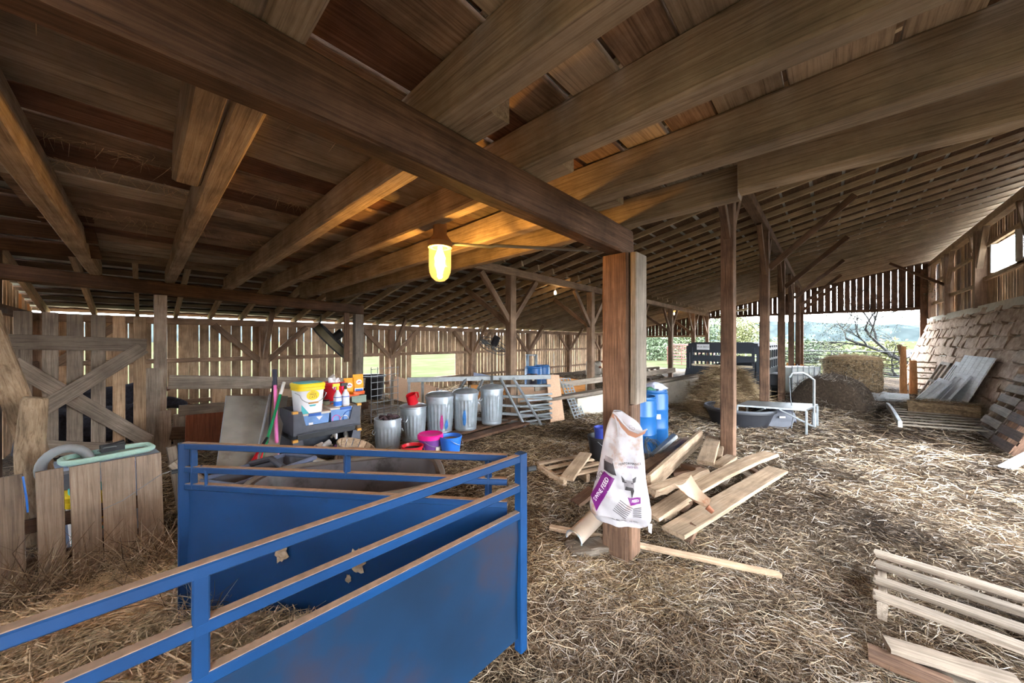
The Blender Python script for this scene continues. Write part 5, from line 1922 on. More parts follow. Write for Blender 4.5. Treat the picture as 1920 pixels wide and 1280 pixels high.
# ------------------------------------------------------------------ leaning pallets on the low wall
for k, (u, v, rz, lab) in enumerate(((1213, 745, .75, 'old slatted pallet leaning on the low concrete wall, left one'), (1240, 738, .75, 'old slatted pallet leaning on the low concrete wall, right one'))):
    p = G(u, v)
    M = lean_mat((p.x, p.y, .01), (.95, -.31, 0), (.31, .95, 0), 24 + 5 * k, .95 - .1 * k)
    pallet(lab, M, .95 - .1 * k, .62, 6, W_GREY, bw=.07, group='pallets on the low wall')

# ------------------------------------------------------------------ stock trailer
tp = G(1352, 752)
t = thing('stock_trailer', 'dark grey stock trailer with slatted sides parked at the far end', 'trailer', (tp.x, tp.y, 0), -.02)
TWd, TL, TH, TB = 1.72, 3.6, 1.58, .32           # local +X away from the camera


def arch(x, w, z0, z1, r=.22, n=5):
    pts = [(x, -w / 2, z0)]
    for k in range(n + 1):
        an = math.pi - math.pi / 2 * k / n
        pts.append((x, -w / 2 + r + r * math.cos(an), z1 - r + r * math.sin(an)))
    for k in range(n + 1):
        an = math.pi / 2 - math.pi / 2 * k / n
        pts.append((x, w / 2 - r + r * math.cos(an), z1 - r + r * math.sin(an)))
    pts.append((x, w / 2, z0))
    return pts


def ring_strip(mb, A_, B_):
    n = len(A_)
    mb.add(A_ + B_, [(i, i + 1, n + i + 1, n + i) for i in range(n - 1)])


mb = MB()
for x0, x1 in ((0, TL),):
    o_, i_ = arch(x0, TWd, TH - .22, TH), arch(x0, TWd - .06, TH - .25, TH - .04)
    o2, i2 = arch(x1, TWd, TH - .22, TH), arch(x1, TWd - .06, TH - .25, TH - .04)
    ring_strip(mb, o_, o2)
    ring_strip(mb, i_, i2)
    ring_strip(mb, o_, i_)
    ring_strip(mb, o2, i2)
obj('roof_shell', mb, TRAILER, t, smooth=True)
mb = MB().box((.0, 0, TH - .16), (.05, TWd - .1, .26))
obj('rear_header', mb, TRAILER, t)
obj('trailer_floor', MB().box((TL / 2, 0, TB + .03), (TL, TWd, .06)), TRAILER, t)
for s_ in (-1, 1):
    obj('side_panel', MB().box((TL / 2, s_ * (TWd / 2 - .02), TB + .27), (TL, .04, .5)), TRAILER, t)
    for k in range(9):
        obj('side_slat', MB().box((.1 + (TL - .2) * k / 8, s_ * (TWd / 2 - .02), (TB + TH) / 2 + .15), (.07, .04, TH - TB - .5)), TRAILER, t)
    obj('side_rail', MB().box((TL / 2, s_ * (TWd / 2 - .02), TB + .78), (TL, .04, .06)), TRAILER, t)
    obj('corner_post', MB().box((.02, s_ * (TWd / 2 - .04), (TB + TH) / 2 - .06), (.08, .08, TH - TB - .1)), TRAILER, t)
    w_ = obj('wheel', MB().tube([(TL * .55, s_ * (TWd / 2 + .02), .3), (TL * .55, s_ * (TWd / 2 + .2), .3)], .3, 24), RUBBER, t, smooth=True)
    obj('hub', MB().tube([(TL * .55, s_ * (TWd / 2 + .19), .3), (TL * .55, s_ * (TWd / 2 + .21), .3)], .15, 16), GALV, w_)
    obj('fender', MB().box((TL * .55, s_ * (TWd / 2 + .11), .66), (.8, .22, .05)).box((TL * .55 - .42, s_ * (TWd / 2 + .11), .52), (.05, .22, .3)), BLACKP, t)
obj('front_panel', MB().box((TL - .02, 0, TB + .3), (.04, TWd - .1, .6)), TRAILER, t)
g_ = obj('rear_gate', MB().box((-.03, 0, TB + .35), (.04, TWd - .2, .5)).box((-.03, 0, TB + .82), (.035, TWd - .24, .17)).box((-.03, 0, TB + 1.0), (.03, TWd - .24, .02)), TRAILER, t)
obj('gate_bar', MB().box((-.055, 0, TB + .635), (.03, TWd - .3, .05)), m_plain('tan_gate_bar', lin(176, 160, 136), .6), g_)
for s_ in (-1, 1):
    obj('gate_upright', MB().box((-.04, s_ * (TWd / 2 - .14), TB + .6), (.05, .06, 1.05)), TRAILER, g_)
obj('mud_flap', MB().prism([(-.06, TWd / 2 + .14, .02), (-.06, TWd / 2 - .12, .02), (-.06, TWd / 2 - .12, .85), (-.06, TWd / 2 + .0, .85)], (.03, 0, 0)), TRAILER, t)
pl_ = obj('number_plate', MB().box((-.06, .42, TH - .13), (.012, .31, .15)), WHITEP, t)
text_obj('91A 0012', .072, PRINTK, pl_, Matrix.Translation((-.068, .42, TH - .13)) @ Matrix.Rotation(math.radians(-90), 4, 'Z') @ Matrix.Rotation(math.pi / 2, 4, 'X'))
obj('tail_light', MB().box((-.07, TWd / 2 - .02, .38), (.02, .06, .1)), m_plain('red_lens', lin(120, 40, 36), .3), t)

# ------------------------------------------------------------------ hay
STRAWM = None


def straw_mat(name, cols, rough=.75):
    m, nt, b = new_mat(name)
    L = nt.links.new
    geo = nd(nt, 'ShaderNodeTexCoord')
    n = nd(nt, 'ShaderNodeTexWhiteNoise', noise_dimensions='3D')
    ri = nd(nt, 'ShaderNodeNewGeometry')
    r = ramp(nt, cols, ri.outputs['Random Per Island'])
    n2 = nd(nt, 'ShaderNodeTexNoise')
    n2.inputs['Scale'].default_value = .55
    n2.inputs['Detail'].default_value = 6
    n2.inputs['Roughness'].default_value = .6
    L(geo.outputs['Object'], n2.inputs[0])
    r2 = ramp(nt, [(.38, (.30, .27, .25, 1)), (.60, (1, 1, 1, 1))], n2.outputs['Fac'])
    c = mixc(nt, 1.0, r.outputs[0], r2.outputs[0], 'MULTIPLY')
    L(c, b.inputs['Base Color'])
    b.inputs['Roughness'].default_value = rough
    b.inputs['Specular IOR Level'].default_value = .2
    return m


STRAW_A = straw_mat('loose_straw', [(0, lin(80, 62, 48)), (.35, lin(132, 110, 86)), (.7, lin(176, 154, 126)), (1, lin(212, 196, 172))])
STRAW_B = straw_mat('golden_hay', [(0, lin(96, 76, 52)), (.4, lin(148, 124, 92)), (.8, lin(184, 160, 124)), (1, lin(208, 188, 154))])
STRAW_D = m_plain('pen_hay_straw', lin(204, 178, 144), .8, var=.45, scale=40, spec=.2)
STRAW_C = straw_mat('grey_old_hay', [(0, lin(66, 56, 48)), (.35, lin(128, 112, 96)), (.7, lin(178, 164, 148)), (1, lin(218, 210, 200))])


def strand_coat(name, parent, pts, nrms, n, L, wd, mat):
    """strands lying along a surface given by sample points and normals"""
    idx = rng.integers(0, len(pts), n)
    Pp = np.array([pts[i] for i in idx]) + rng.normal(0, .03, (n, 3))
    az = rng.uniform(0, 2 * math.pi, n)
    el = rng.uniform(-.5, .4, n)
    Ls = rng.uniform(L * .5, L * 1.3, n)
    V, Fq = strands(Pp, Ls, np.full(n, wd), az, el, rng.normal(0, .5, n), rng)
    me = fill_mesh(name, V, Fq, mat)
    o = link(bpy.data.objects.new(name, me), parent)
    o['kind'] = 'stuff'
    return o


def surf_samples(me):
    pts, nr = [], []
    for p in me.polygons:
        c = Vector((0, 0, 0))
        for i in p.vertices:
            c += me.vertices[i].co
        pts.append(tuple(c / len(p.vertices)))
        nr.append(tuple(p.normal))
    return pts, nr


def round_bale(label, loc, r, L, rot, mat, smat, rough=.05, n=3500, coat=.22):
    t = thing('round_bale', label, 'hay bale', loc, 0, None, rot)
    prof = [(.001, -L / 2), (r * .5, -L / 2 - .01), (r * .84, -L / 2 + .02), (r * .95, -L / 2 + .08), (r * .99, -L / 2 + .16)] + [(r * (1 + .02 * math.sin(k)), -L / 2 + .16 + (L - .32) * k / 8) for k in range(1, 8)] + [(r * .99, L / 2 - .16), (r * .95, L / 2 - .08), (r * .84, L / 2 - .02), (r * .5, L / 2 + .01), (.001, L / 2)]
    mb = MB().lathe(prof, 40)
    mb.v = [tuple(Vector(p) * (1 + rough * mnoise.noise(Vector(p) * 2.6) + rough * .5 * mnoise.noise(Vector(p) * 8))) for p in mb.v]
    o = obj('bale_core', mb, mat, t, smooth=True)
    pts, nr = surf_samples(o.data)
    strand_coat('loose_hay', t, pts, nr, n, coat, .007, smat)
    return t


bp_ = G(1597, 737)
t = round_bale('upright round bale in blue white netting in front of the metal gate', (bp_.x, bp_.y, .60), .66, 1.12, (0, 0, 0), m_plain('sunlit_bale_hay', lin(164, 136, 102), .95, var=.35, scale=26, bump=.8), STRAW_D, .03, 2500, .16)  # lighter hay: the bale's daylit look is put into its colour
obj('net_wrap', MB().lathe([(.672, -.5), (.68, -.2), (.682, .2), (.672, .38), (.655, .46)], 40, mod=lambda a, z: 1 + .01 * math.sin(a * 9)), None, t, smooth=True)
NET, nt, b = new_mat('bale_netting')
nz = nd(nt, 'ShaderNodeTexNoise')
nz.inputs['Scale'].default_value = 16
tcn = nd(nt, 'ShaderNodeTexCoord')
nt.links.new(tcn.outputs['Object'], nz.inputs[0])
rr_ = ramp(nt, [(.40, (.05, .05, .05, 1)), (.70, (.6, .6, .6, 1))], nz.outputs['Fac'])
nt.links.new(rr_.outputs[0], b.inputs['Alpha'])
b.inputs['Base Color'].default_value = lin(118, 118, 108)
b.inputs['Roughness'].default_value = .6
bpy.data.objects['net_wrap'].data.materials.append(NET)
dv = Vector((bp_.x, bp_.y, 0)).normalized()
p = G(1558, 766)
ph = math.atan2(p.y, p.x)
round_bale('dark shaggy round bale sunk to half its height in front of the upright bale', (p.x + dv.x * .42, p.y + dv.y * .42, .02), .74, .86, (math.pi / 2, 0, ph - math.pi / 2 - .45), HAYDARK, STRAW_C, .05, 2600, .14)


def hay_heap(label, name, loc, rx, ry, h, mat, smat, n, coat, cat='hay', seed=0, rz=0, pw=2.4):
    t = thing(name, label, cat, loc, rz)
    mb = MB()
    vs, fs = [], []
    N1, N2 = 14, 36
    for i in range(N1 + 1):
        k = i / N1
        for j in range(N2):
            an = 2 * math.pi * j / N2
            zz = h * (1 - k ** pw)
            q = Vector((math.cos(an) * k, math.sin(an) * k, seed))
            bump_ = 1 + .22 * mnoise.noise(q * 2.2) + .12 * mnoise.noise(q * 6)
            vs.append((rx * k * math.cos(an) * bump_, ry * k * math.sin(an) * bump_, zz * bump_ - .03))
    for i in range(N1):
        for j in range(N2):
            j2 = (j + 1) % N2
            fs.append((i * N2 + j, i * N2 + j2, (i + 1) * N2 + j2, (i + 1) * N2 + j))
    mb.add(vs, fs)
    o = obj('heap_core', mb, mat, t, smooth=True)
    pts, nr = surf_samples(o.data)
    strand_coat('loose_hay', t, pts, nr, n, coat, .008, smat)
    return t


p = G(1372, 778)
hay_heap('big torn open heap of golden hay in front of the trailer', 'hay_heap', (p.x + .25, p.y + .15, 0), .95, .72, .92, HAYBASE, STRAW_B, 9000, .3, seed=2)
p = G(1680, 772)
hay_heap('low dark heap of old hay left of the lying fence section', 'hay_heap', (p.x, p.y, 0), .6, .3, .18, HAYDARK, STRAW_C, 1500, .22, seed=5, rz=.2)
p = G(1805, 792)
t = thing('square_bale', 'small square bale of hay in front of the leaning doors', 'hay bale', (p.x + .1, p.y + .22, .17), math.radians(75))
mb = MB()
vs, fs = [], []
for i in range(11):
    ring = []
    for (a, b_) in ((-1, -1), (-.3, -1.03), (.4, -1), (1, -1), (1.03, 0), (1, 1), (.3, 1.04), (-.4, 1), (-1, 1), (-1.03, 0)):
        q = Vector((i * .09 - .45, a * .22, b_ * .17))
        q += Vector((mnoise.noise(q * 7), mnoise.noise(q * 7 + Vector((5, 0, 0))), mnoise.noise(q * 7 + Vector((0, 9, 0))))) * .03
        ring.append(tuple(q))
    vs.append(ring)
mb.loft(vs)
o = obj('bale_core', mb, HAYBASE, t, smooth=True)
pts, nr = surf_samples(o.data)
strand_coat('loose_hay', t, pts * 3, nr, 2600, .15, .006, STRAW_B)
for y in (-.1, .1):
    obj('bale_twine', MB().tube([(-.47 + .94 * k / 9, y, .178) for k in range(10)], .004, 5), m_plain('twine', lin(150, 110, 70), .9), t)

# ------------------------------------------------------------------ stock tank, milking stand, feeder, wire tote
p = G(1398, 800)
t = thing('stock_tank', 'round black rubber stock tank half behind the first dark post', 'tank', (p.x + .25, p.y + .15, 0))
obj('tank_shell', MB().lathe([(.001, .01), (.46, .0), (.56, .27), (.60, .28), (.60, .33), (.55, .33), (.45, .04), (.001, .04)], 40), BLACKP, t, smooth=True)
obj('tank_rim', MB().tube([(.58 * math.cos(a), .58 * math.sin(a), .32) for a in np.linspace(0, 2 * math.pi, 41)[:-1]], .022, 8, closed=True), m_plain('worn_rubber', lin(80, 82, 88), .6), t, smooth=True)

SA, SBp = G(1382, 802), G(1512, 814)
SB2, SA2 = G(1526, 805), G(1395, 795)
t = thing('milking_stand', 'galvanised metal milking stand with raised bench and neck frame', 'stand', tuple(SA))
zt_ = .40
cor = [SA, SBp, SB2, SA2]
top = [p + Vector((0, 0, zt_)) for p in cor]
obj('bench_top', MB().prism([top[0], top[1], top[2] + (top[2] - top[1]) * .6, top[3] + (top[3] - top[0]) * .6], (0, 0, .03)), STEEL, t, world=True)
for p in (SA, SBp, SA2 + (SA2 - SA) * .5, SB2 + (SB2 - SBp) * .5):
    beam('leg', p + Vector((0, 0, -.03)), p + Vector((0, 0, zt_)), .035, .035, STEEL, t)
beam('foot_bar', SA + Vector((0, 0, .1)), SA2 + (SA2 - SA) * .5 + Vector((0, 0, .1)), .03, .03, STEEL, t)
beam('cross_strut', SA2 + Vector((.0, 0, .12)), SA.lerp(SBp, .42) + Vector((0, 0, zt_)), .02, .03, STEEL, t)
beam('cross_strut', SB2 + Vector((.0, 0, .05)), SA.lerp(SBp, .62) + Vector((0, 0, zt_)), .02, .03, STEEL, t)
np_ = SB2 + Vector((.03, 0, 0))
nt_ = atd(1513, 703, (np_.x * FW.x + np_.y * FW.y))
obj('neck_post', MB().tube([np_ + Vector((0, 0, -.02)), np_ + Vector((0, 0, .9)), nt_, nt_ + Vector((-.03, .06, .04)), nt_ + Vector((-.14, .2, .03)), nt_ + Vector((-.17, .24, -.05))], .022, 8), STEEL, t, smooth=True, world=True)
bar('chain', [nt_ + Vector((-.17, .24, -.05)), nt_ + Vector((-.17, .22, -.45)), nt_ + Vector((-.2, .18, -.75)), nt_ + Vector((-.3, .2, -.95))], .008, DKSTEEL, t, n=5)
obj('brace_sleeve', MB().tube([np_ + Vector((0, 0, .05)), np_ + Vector((0, 0, .3))], .035, 8), STEEL, t, world=True)

p = G(1478, 806)
t = thing('hay_feeder', 'grey folded metal feeder box on the straw under the stand', 'feeder', (p.x + .15, p.y + .12, 0), YAW - math.pi / 2 - .1)
mb = MB()
mb.prism([(-.28, -.02, .05), (-.03, -.04, -.02), (.10, -.04, -.01), (.27, -.02, .17), (.24, .0, .27), (-.16, .0, .27)], (0, .025, 0))
obj('front_plate', mb, m_plain('grey_feeder_metal', lin(56, 58, 68), .55), t)
obj('top_flap', MB().prism([(-.16, .02, .27), (.24, .02, .27), (.16, .2, .36), (-.1, .2, .37)], (0, .012, .02)), GREYP, t)
obj('side_plate', MB().prism([(-.3, 0, .0), (-.3, .3, .0), (-.18, .3, .33), (-.18, 0, .28)], (.015, 0, 0)), BLACKP, t)
obj('side_plate', MB().prism([(.26, 0, .1), (.26, .3, .05), (.22, .3, .33), (.22, 0, .28)], (.015, 0, 0)), GREYP, t)
obj('back_plate', MB().box((0, .3, .17), (.5, .015, .34)), BLACKP, t)
obj('slot', MB().box((.0, -.046, .2), (.1, .006, .03)), WHITEP, t)
for x in (-.24, .2):
    obj('leg', MB().box((x, .06, .06), (.03, .03, .16)), GREYP, t)

p = G(1512, 738)
t = thing('caged_tote', 'white plastic water tote in a wire cage right of the posts', 'water tote', (p.x + .3, p.y + .3, .02), YAW + .15)
obj('tote_tank', MB().box((0, 0, .40), (.72, .98, .76)), m_plain('white_tank', lin(226, 228, 226), .5, var=.05), t)
for k in range(6):
    y = -.5 + k * .2
    obj('cage_bar', MB().box((-.375, y, .42), (.014, .018, .82)), GALV, t)
for k in range(4):
    z = .06 + k * .24
    obj('cage_bar', MB().box((-.375, 0, z), (.014, 1.02, .018)), GALV, t)
    obj('cage_bar', MB().box((0, -.51, z), (.75, .014, .018)), GALV, t)
for k in range(4):
    obj('cage_bar', MB().box((-.36 + k * .24, -.51, .42), (.018, .014, .82)), GALV, t)
obj('valve', MB().tube([(-.40, -.3, .12), (-.46, -.3, .12)], .05, 10), BLACKP, t)
o = beam('orange_crate_board', atd(1475, 684, 14.5), atd(1508, 688, 14.5), .05, .2, W_ORANGE)
tag(o, 'orange board resting on top of the caged tote', 'board')

# ------------------------------------------------------------------ tube gates at the far end
def tube_gate(label, a, b_, h, n, mat, z0=.1, grp='far gates'):
    a, b_ = Vector(a), Vector(b_)
    t = thing('tube_gate', label, 'gate', (a.x, a.y, 0), 0, grp)
    up = Vector((0, 0, 1))
    pts = [a + up * z0, a + up * (h - .1), a.lerp(b_, .03) + up * h, b_.lerp(a, .03) + up * h, b_ + up * (h - .1), b_ + up * z0]
    obj('gate_frame', MB().tube(pts, .025, 8, closed=True), mat, t, smooth=True, world=True)
    for k in range(1, n):
        z = z0 + (h - z0) * k / n
        bar('gate_rail', [a + up * z, b_ + up * z], .02, mat, t, n=6)
    for s_ in (.33, .67):
        bar('gate_upright', [a.lerp(b_, s_) + up * z0, a.lerp(b_, s_) + up * h], .018, mat, t, n=6)
    return t


tube_gate('long grey tube gate closing the far end behind the bales', (21.6, 1.05, 0), (21.6, -2.3, 0), 1.15, 6, DKSTEEL)
tube_gate('grey tube gate seen between the dark posts at the far end', (21.7, 2.9, 0), (21.7, 1.15, 0), 1.12, 6, DKSTEEL)
REDST = m_plain('red_gate_paint', lin(96, 40, 34), .5)
tube_gate('red tube gate of the outdoor pen, seen left of the trailer', (24.0, 8.0, 0), (23.6, 5.2, 0), 1.35, 6, REDST)
tube_gate('pale tube gate of the outdoor pen beside the red one', (23.6, 5.1, 0), (24.4, 2.9, 0), 1.3, 6, GALV)
tube_gate('second red tube gate further back in the outdoor pen', (27.5, 9.0, 0), (27.5, 6.0, 0), 1.4, 6, REDST)

# ------------------------------------------------------------------ steps by the stone wall corner
p = G(1712, 738)
t = thing('wooden_steps', 'small flight of wooden steps with log posts at the stone wall corner', 'steps', (p.x, p.y, 0), 0)
sdir = Vector((1, -.05, 0)).normalized()
sid = Vector((-.05, -1, 0)).normalized()
wS = .62
for k in range(6):
    c = p + sdir * (.16 * k + .1) + Vector((0, 0, .16 * k + .14))
    beam('tread', c, c + sid * wS, .2, .035, W_NEW, t)
for s_ in (0, wS):
    beam('stringer', p + sid * s_ + Vector((0, 0, .02)), p + sdir * 1.05 + sid * s_ + Vector((0, 0, 1.0)), .04, .16, W_NEW, t)
obj('log_post', MB().tube([p - sdir * .05, p - sdir * .05 + Vector((0, 0, .5)), p - sdir * .04 + Vector((.02, 0, 1.02))], [.09, .085, .075], 10), W_LOGO, t, smooth=True, world=True)
obj('log_post', MB().tube([p - sdir * .1 + Vector((-.2, .22, 0)), p + Vector((-.2, .22, .8)), p + Vector((-.2, .22, 1.45))], [.08, .075, .06], 10), W_LOGO, t, smooth=True, world=True)
beam('hand_rail', p + Vector((-.2, .22, 1.1)), p + Vector((-.15, .3, 1.5)), .08, .1, W_NEW, t)

# ------------------------------------------------------------------ doors and frames leaning on the stone wall
def leaning_door(label, x0, x1, yb, lean, h, mat, kind, name='old_door', th=.04):
    """slab with its foot on the floor at y=yb, top leaning towards -Y"""
    t = thing(name, label, 'door', ((x0 + x1) / 2, yb, 0), 0, 'doors leaning on the stone wall')
    up = Vector((0, -math.sin(lean), math.cos(lean)))
    nr = Vector((0, math.cos(lean), math.sin(lean)))
    w = x1 - x0
    o0 = Vector((x0, yb, .02))

    def pt(a, b_, c=0):
        return o0 + Vector((a, 0, 0)) + up * b_ + nr * c

    def slab(nm, a0, a1, b0, b1, c0, c1, m_, par=t):
        vs = [pt(a, b_, c) for a in (a0, a1) for b_ in (b0, b1) for c in (c0, c1)]
        return obj(nm, MB().add(vs, [(0, 1, 3, 2), (4, 6, 7, 5), (0, 4, 5, 1), (2, 3, 7, 6), (0, 2, 6, 4), (1, 5, 7, 3)]), m_, par, world=True)
    if kind == 'panel':
        for (a0, a1, b0, b1) in ((0, w, 0, .12), (0, w, h - .1, h), (0, .1, .12, h - .1), (w - .1, w, .12, h - .1), (w / 2 - .04, w / 2 + .04, .12, h - .1)):
            slab('door_rail', a0, a1, b0, b1, 0, th, mat)
        for (a0, a1) in ((.1, w / 2 - .04), (w / 2 + .04, w - .1)):
            slab('door_panel', a0, a1, .12, h - .1, .008, th * .5, mat)
    elif kind == 'boards':
        n = 6
        for k in range(n):
            slab('door_board', w * k / n + .006, w * (k + 1) / n - .006, 0, h, th * .4, th, mat)
        slab('door_ledge', 0, w, .15, .27, 0, th * .4, W_DARK)
        slab('door_ledge', 0, w, h - .22, h - .1, 0, th * .4, W_DARK)
    elif kind == 'frame':
        for (a0, a1, b0, b1) in ((0, w, 0, .08), (0, w, h - .08, h), (0, .08, 0, h), (w - .08, w, 0, h), (0, w, h * .45, h * .45 + .07), (w * .48, w * .55, 0, h)):
            slab('frame_bar', a0, a1, b0, b1, 0, th, mat)
    return t


leaning_door('white two panel half door leaning lowest in front of the stack', 12.4, 13.5, -1.58, .60, .80, W_WHITE, 'panel')
leaning_door('white door with worn lower rail behind the half door', 12.1, 13.1, -1.78, .52, .95, W_WHITE, 'panel')
leaning_door('large white boarded barn door leaning on the stone wall', 11.6, 13.7, -2.0, .36, 1.32, W_WHITE, 'boards')
leaning_door('bare wooden window frame leaning left of the boarded door', 14.3, 15.3, -1.9, .42, 1.1, W_GREY, 'frame')
leaning_door('narrow pale door leaning between the frame and the boarded door', 13.75, 14.25, -1.95, .42, 1.15, W_WHITE, 'panel')
# pallets leaning on the wall at the right edge
for k, (x, yb, ang, lab, m_) in enumerate(((9.45, -1.93, 62, 'grey snowy looking pallet leaning on the stone wall, left one', W_GREY), (8.5, -1.90, 64, 'dark pallet leaning on the stone wall at the right picture edge', W_DARK))):
    M = lean_mat((x, yb, .01), (1, 0, 0), (0, -1, 0), 24, 1.12)
    pallet(lab, M, 1.12, .8, 6, m_, bw=.13, group='pallets on the stone wall')
for k, (u, v, r) in enumerate(((1893, 820, .13), (1918, 818, .14), (1880, 812, .08))):
    p = G(u, v)
    o = obj('field_stone', MB().lathe([(.001, -.5 * r), (r * .8, -.35 * r), (r, 0), (r * .75, .5 * r), (.001, .65 * r)], 14, mod=lambda a, z: 1 + .15 * math.sin(a * 3 + k)), STONE, smooth=True)
    o.location = (p.x, p.y, r * .4)
    tag(o, ('flat brown stone on the floor left of the picture edge', 'larger brown stone cut by the right picture edge', 'small brown stone behind the two flat ones')[k], 'stone')
# picket section lying on the straw
t = thing('fence_section', 'weathered picket fence section lying flat on the straw', 'fence', tuple(G(1700, 795)))
ra_, rb_ = G(1664, 772), G(1688, 815)
for k in range(8):
    s_ = .06 + .88 * k / 7
    a = ra_.lerp(rb_, s_)
    L_ = 1.25 + .55 * s_
    beam('picket', a + Vector((0, 0, .15)), a + Vector((.18 + .35 * s_, -L_, .16)), .085, .022, W_GREY, t)
beam('fence_rail', ra_ + Vector((0, 0, .16)), rb_ + Vector((0, 0, .18)), .05, .10, W_WHITE, t, seg=6, bow=.03)
beam('fence_rail', ra_ + Vector((.2, -1.0, .10)), rb_ + Vector((.4, -1.3, .10)), .05, .08, W_GREY, t)
# white doors lying flat further back
for k, (u, v, w, lab) in enumerate(((1655, 748, 1.0, 'white boarded door lying flat on the floor'), (1678, 753, .8, 'smaller slatted white shutter lying on the flat door'))):
    p = G(u, v)
    t = thing('flat_door', lab, 'door', (p.x, p.y, .06 + .06 * k), -.1)
    for j in range(5):
        obj('door_board', MB().box((-w * .8 + w * .4 * j, 0, .02), (w * .37, .75 - .25 * k, .03)), W_WHITE, t)
    obj('door_ledge', MB().box((0, .2, .045), (w * 1.9, .08, .02)), W_WHITE, t)

# ------------------------------------------------------------------ small lamps further down the barn
WARM = m_emit('warm_bulb', (1, .62, .26, 1), 60)
for (u, v, d_, lab) in ((1041, 549, 8.8, 'small bare warm bulb hanging below the middle roof beam'), (1264, 588, 16.5, 'small warm bulb far down the middle beam')):
    p = atd(u, v, d_)
    t = thing('bare_bulb', lab, 'light', tuple(p), 0, 'bare bulbs along the middle beam')
    obj('bulb', MB().lathe([(.001, -.05), (.03, -.035), (.036, 0), (.022, .035), (.013, .06)], 14), WARM, t, smooth=True)
    zt2 = zr(p.y) - p.z
    obj('socket', MB().lathe([(.02, .05), (.02, .1), (.006, .11), (.006, zt2)], 10), WHITEP, t)
p = atd(1388, 582, 15.5)
t = thing('tube_light', 'fluorescent tube light hanging from the rafters near the far end', 'light', tuple(p), .6)
obj('reflector', MB().prism([(-.6, -.07, 0), (-.6, .07, 0), (-.6, .03, .06), (-.6, -.03, .06)], (1.2, 0, 0)), m_plain('cream_reflector', lin(226, 214, 170), .5), t)
obj('tube', MB().tube([(-.58, 0, -.02), (.58, 0, -.02)], .018, 10), WHITEP, t, smooth=True)
for x in (-.45, .45):
    obj('hanger_chain', MB().tube([(x, 0, .06), (x, 0, zr(p.y) - p.z)], .005, 5), STEEL, t)
# ------------------------------------------------------------------ trees and shrubs outside
BARK = m_plain('tree_bark', lin(22, 20, 20), .95, var=.3, scale=20)
LEAF = []
for nm, c in (('spring_leaf', lin(58, 66, 36)), ('yellow_green_leaf', lin(72, 74, 38)), ('deep_leaf', lin(48, 60, 36)), ('grey_green_leaf', lin(48, 54, 36))):
    LEAF.append(m_plain(nm, c, .7, var=.25, scale=3))


def leaves(name, parent, centers, n, spread, size, mat):
    c = np.array(centers)[rng.integers(0, len(centers), n)] + rng.normal(0, spread, (n, 3))
    a = rng.normal(0, 1, (n, 3))
    a /= np.linalg.norm(a, axis=1)[:, None]
    b_ = np.cross(a, rng.normal(0, 1, (n, 3)))
    b_ /= np.linalg.norm(b_, axis=1)[:, None]
    s_ = rng.uniform(size * .6, size * 1.3, n)[:, None]
    V = np.stack([c - a * s_, c + b_ * s_ * .5, c + a * s_, c - b_ * s_ * .5], 1).reshape(-1, 3)
    Fq = np.arange(n * 4).reshape(-1, 4)
    o = link(bpy.data.objects.new(name, fill_mesh(name, V, Fq, mat)), parent)
    o['kind'] = 'stuff'
    return o


def tree(label, loc, h, lean, depth, leafn, lm, spread=.5, seed=1, size=.05, droop=0.0, name='tree'):
    rs = random.Random(seed)
    t = thing(name, label, 'tree', loc)
    mb = MB()
    tips = []

    def grow(p, d, L, r, k):
        pts, rad = [p], [r]
        q = p.copy()
        dd = d.copy()
        for i in range(4):
            dd = (dd + Vector((rs.uniform(-.22, .22), rs.uniform(-.22, .22), rs.uniform(-.12, .16) - droop * (depth - k) * .06))).normalized()
            q = q + dd * L / 4
            pts.append(q.copy())
            rad.append(r * (1 - .065 * (i + 1)))
        mb.tube(pts, rad, 5 if k > 2 else 3, caps=False)
        if k <= 1:
            tips.extend(tuple(x) for x in pts[2:])
        if k == 0:
            return
        for j in range(rs.choice([3, 3, 4]) if k > 1 else 3):
            i = rs.choice([1, 2, 3, 4, 4])
            nd_ = (dd + Vector((rs.uniform(-1, 1), rs.uniform(-1, 1), rs.uniform(-.5, .7))) * .85).normalized()
            grow(pts[i], nd_, L * rs.uniform(.6, .82), rad[i] * .70, k - 1)
    grow(Vector((0, 0, -.2)), Vector(lean).normalized(), h * .38, h * .019, depth)
    obj('branches', mb, BARK, t)
    leaves('foliage', t, tips, leafn, spread, size, lm)
    return t


tree('spreading grey tree with sparse leaves outside the far right corner', (26.2, -4.3, -.4), 7.4, (-.10, .84, .44), 6, 7000, LEAF[3], .16, 4, .035, .35)
tree('bare branched tree beyond the right wall window', (30, -6.5, 0), 11.0, (0, 0, 1), 6, 1500, LEAF[3], .2, 9, .04)
tree('thin leafy tree far left of the trailer roof', (40, 13, 0), 5.2, (0, .1, 1), 5, 5000, LEAF[0], .5, 21, .10)
tree('pale budding tree behind the trailer', (46, 8.5, 0), 5.4, (.1, 0, 1), 5, 3500, LEAF[1], .6, 33, .10)


def shrub(label, loc, r, h, lm, n, seed, grp='shrubs beyond the far end'):
    rs = random.Random(seed)
    t = thing('shrub', label, 'shrub', loc, 0, grp)
    mb = MB()
    cs = []
    for k in range(7):
        d = Vector((rs.uniform(-1, 1), rs.uniform(-1, 1), rs.uniform(1.2, 2.2))).normalized()
        tip = Vector((d.x * r, d.y * r, h * rs.uniform(.6, 1)))
        mb.tube([(0, 0, -.1), tip * .5, tip], [.05, .03, .01], 4, caps=False)
        cs += [tuple(tip), tuple(tip * .75), tuple(tip * .5 + Vector((rs.uniform(-r, r) * .4, rs.uniform(-r, r) * .4, 0)))]
    obj('stems', mb, BARK, t)
    leaves('foliage', t, cs, n, r * .32, .13, lm)
    return t


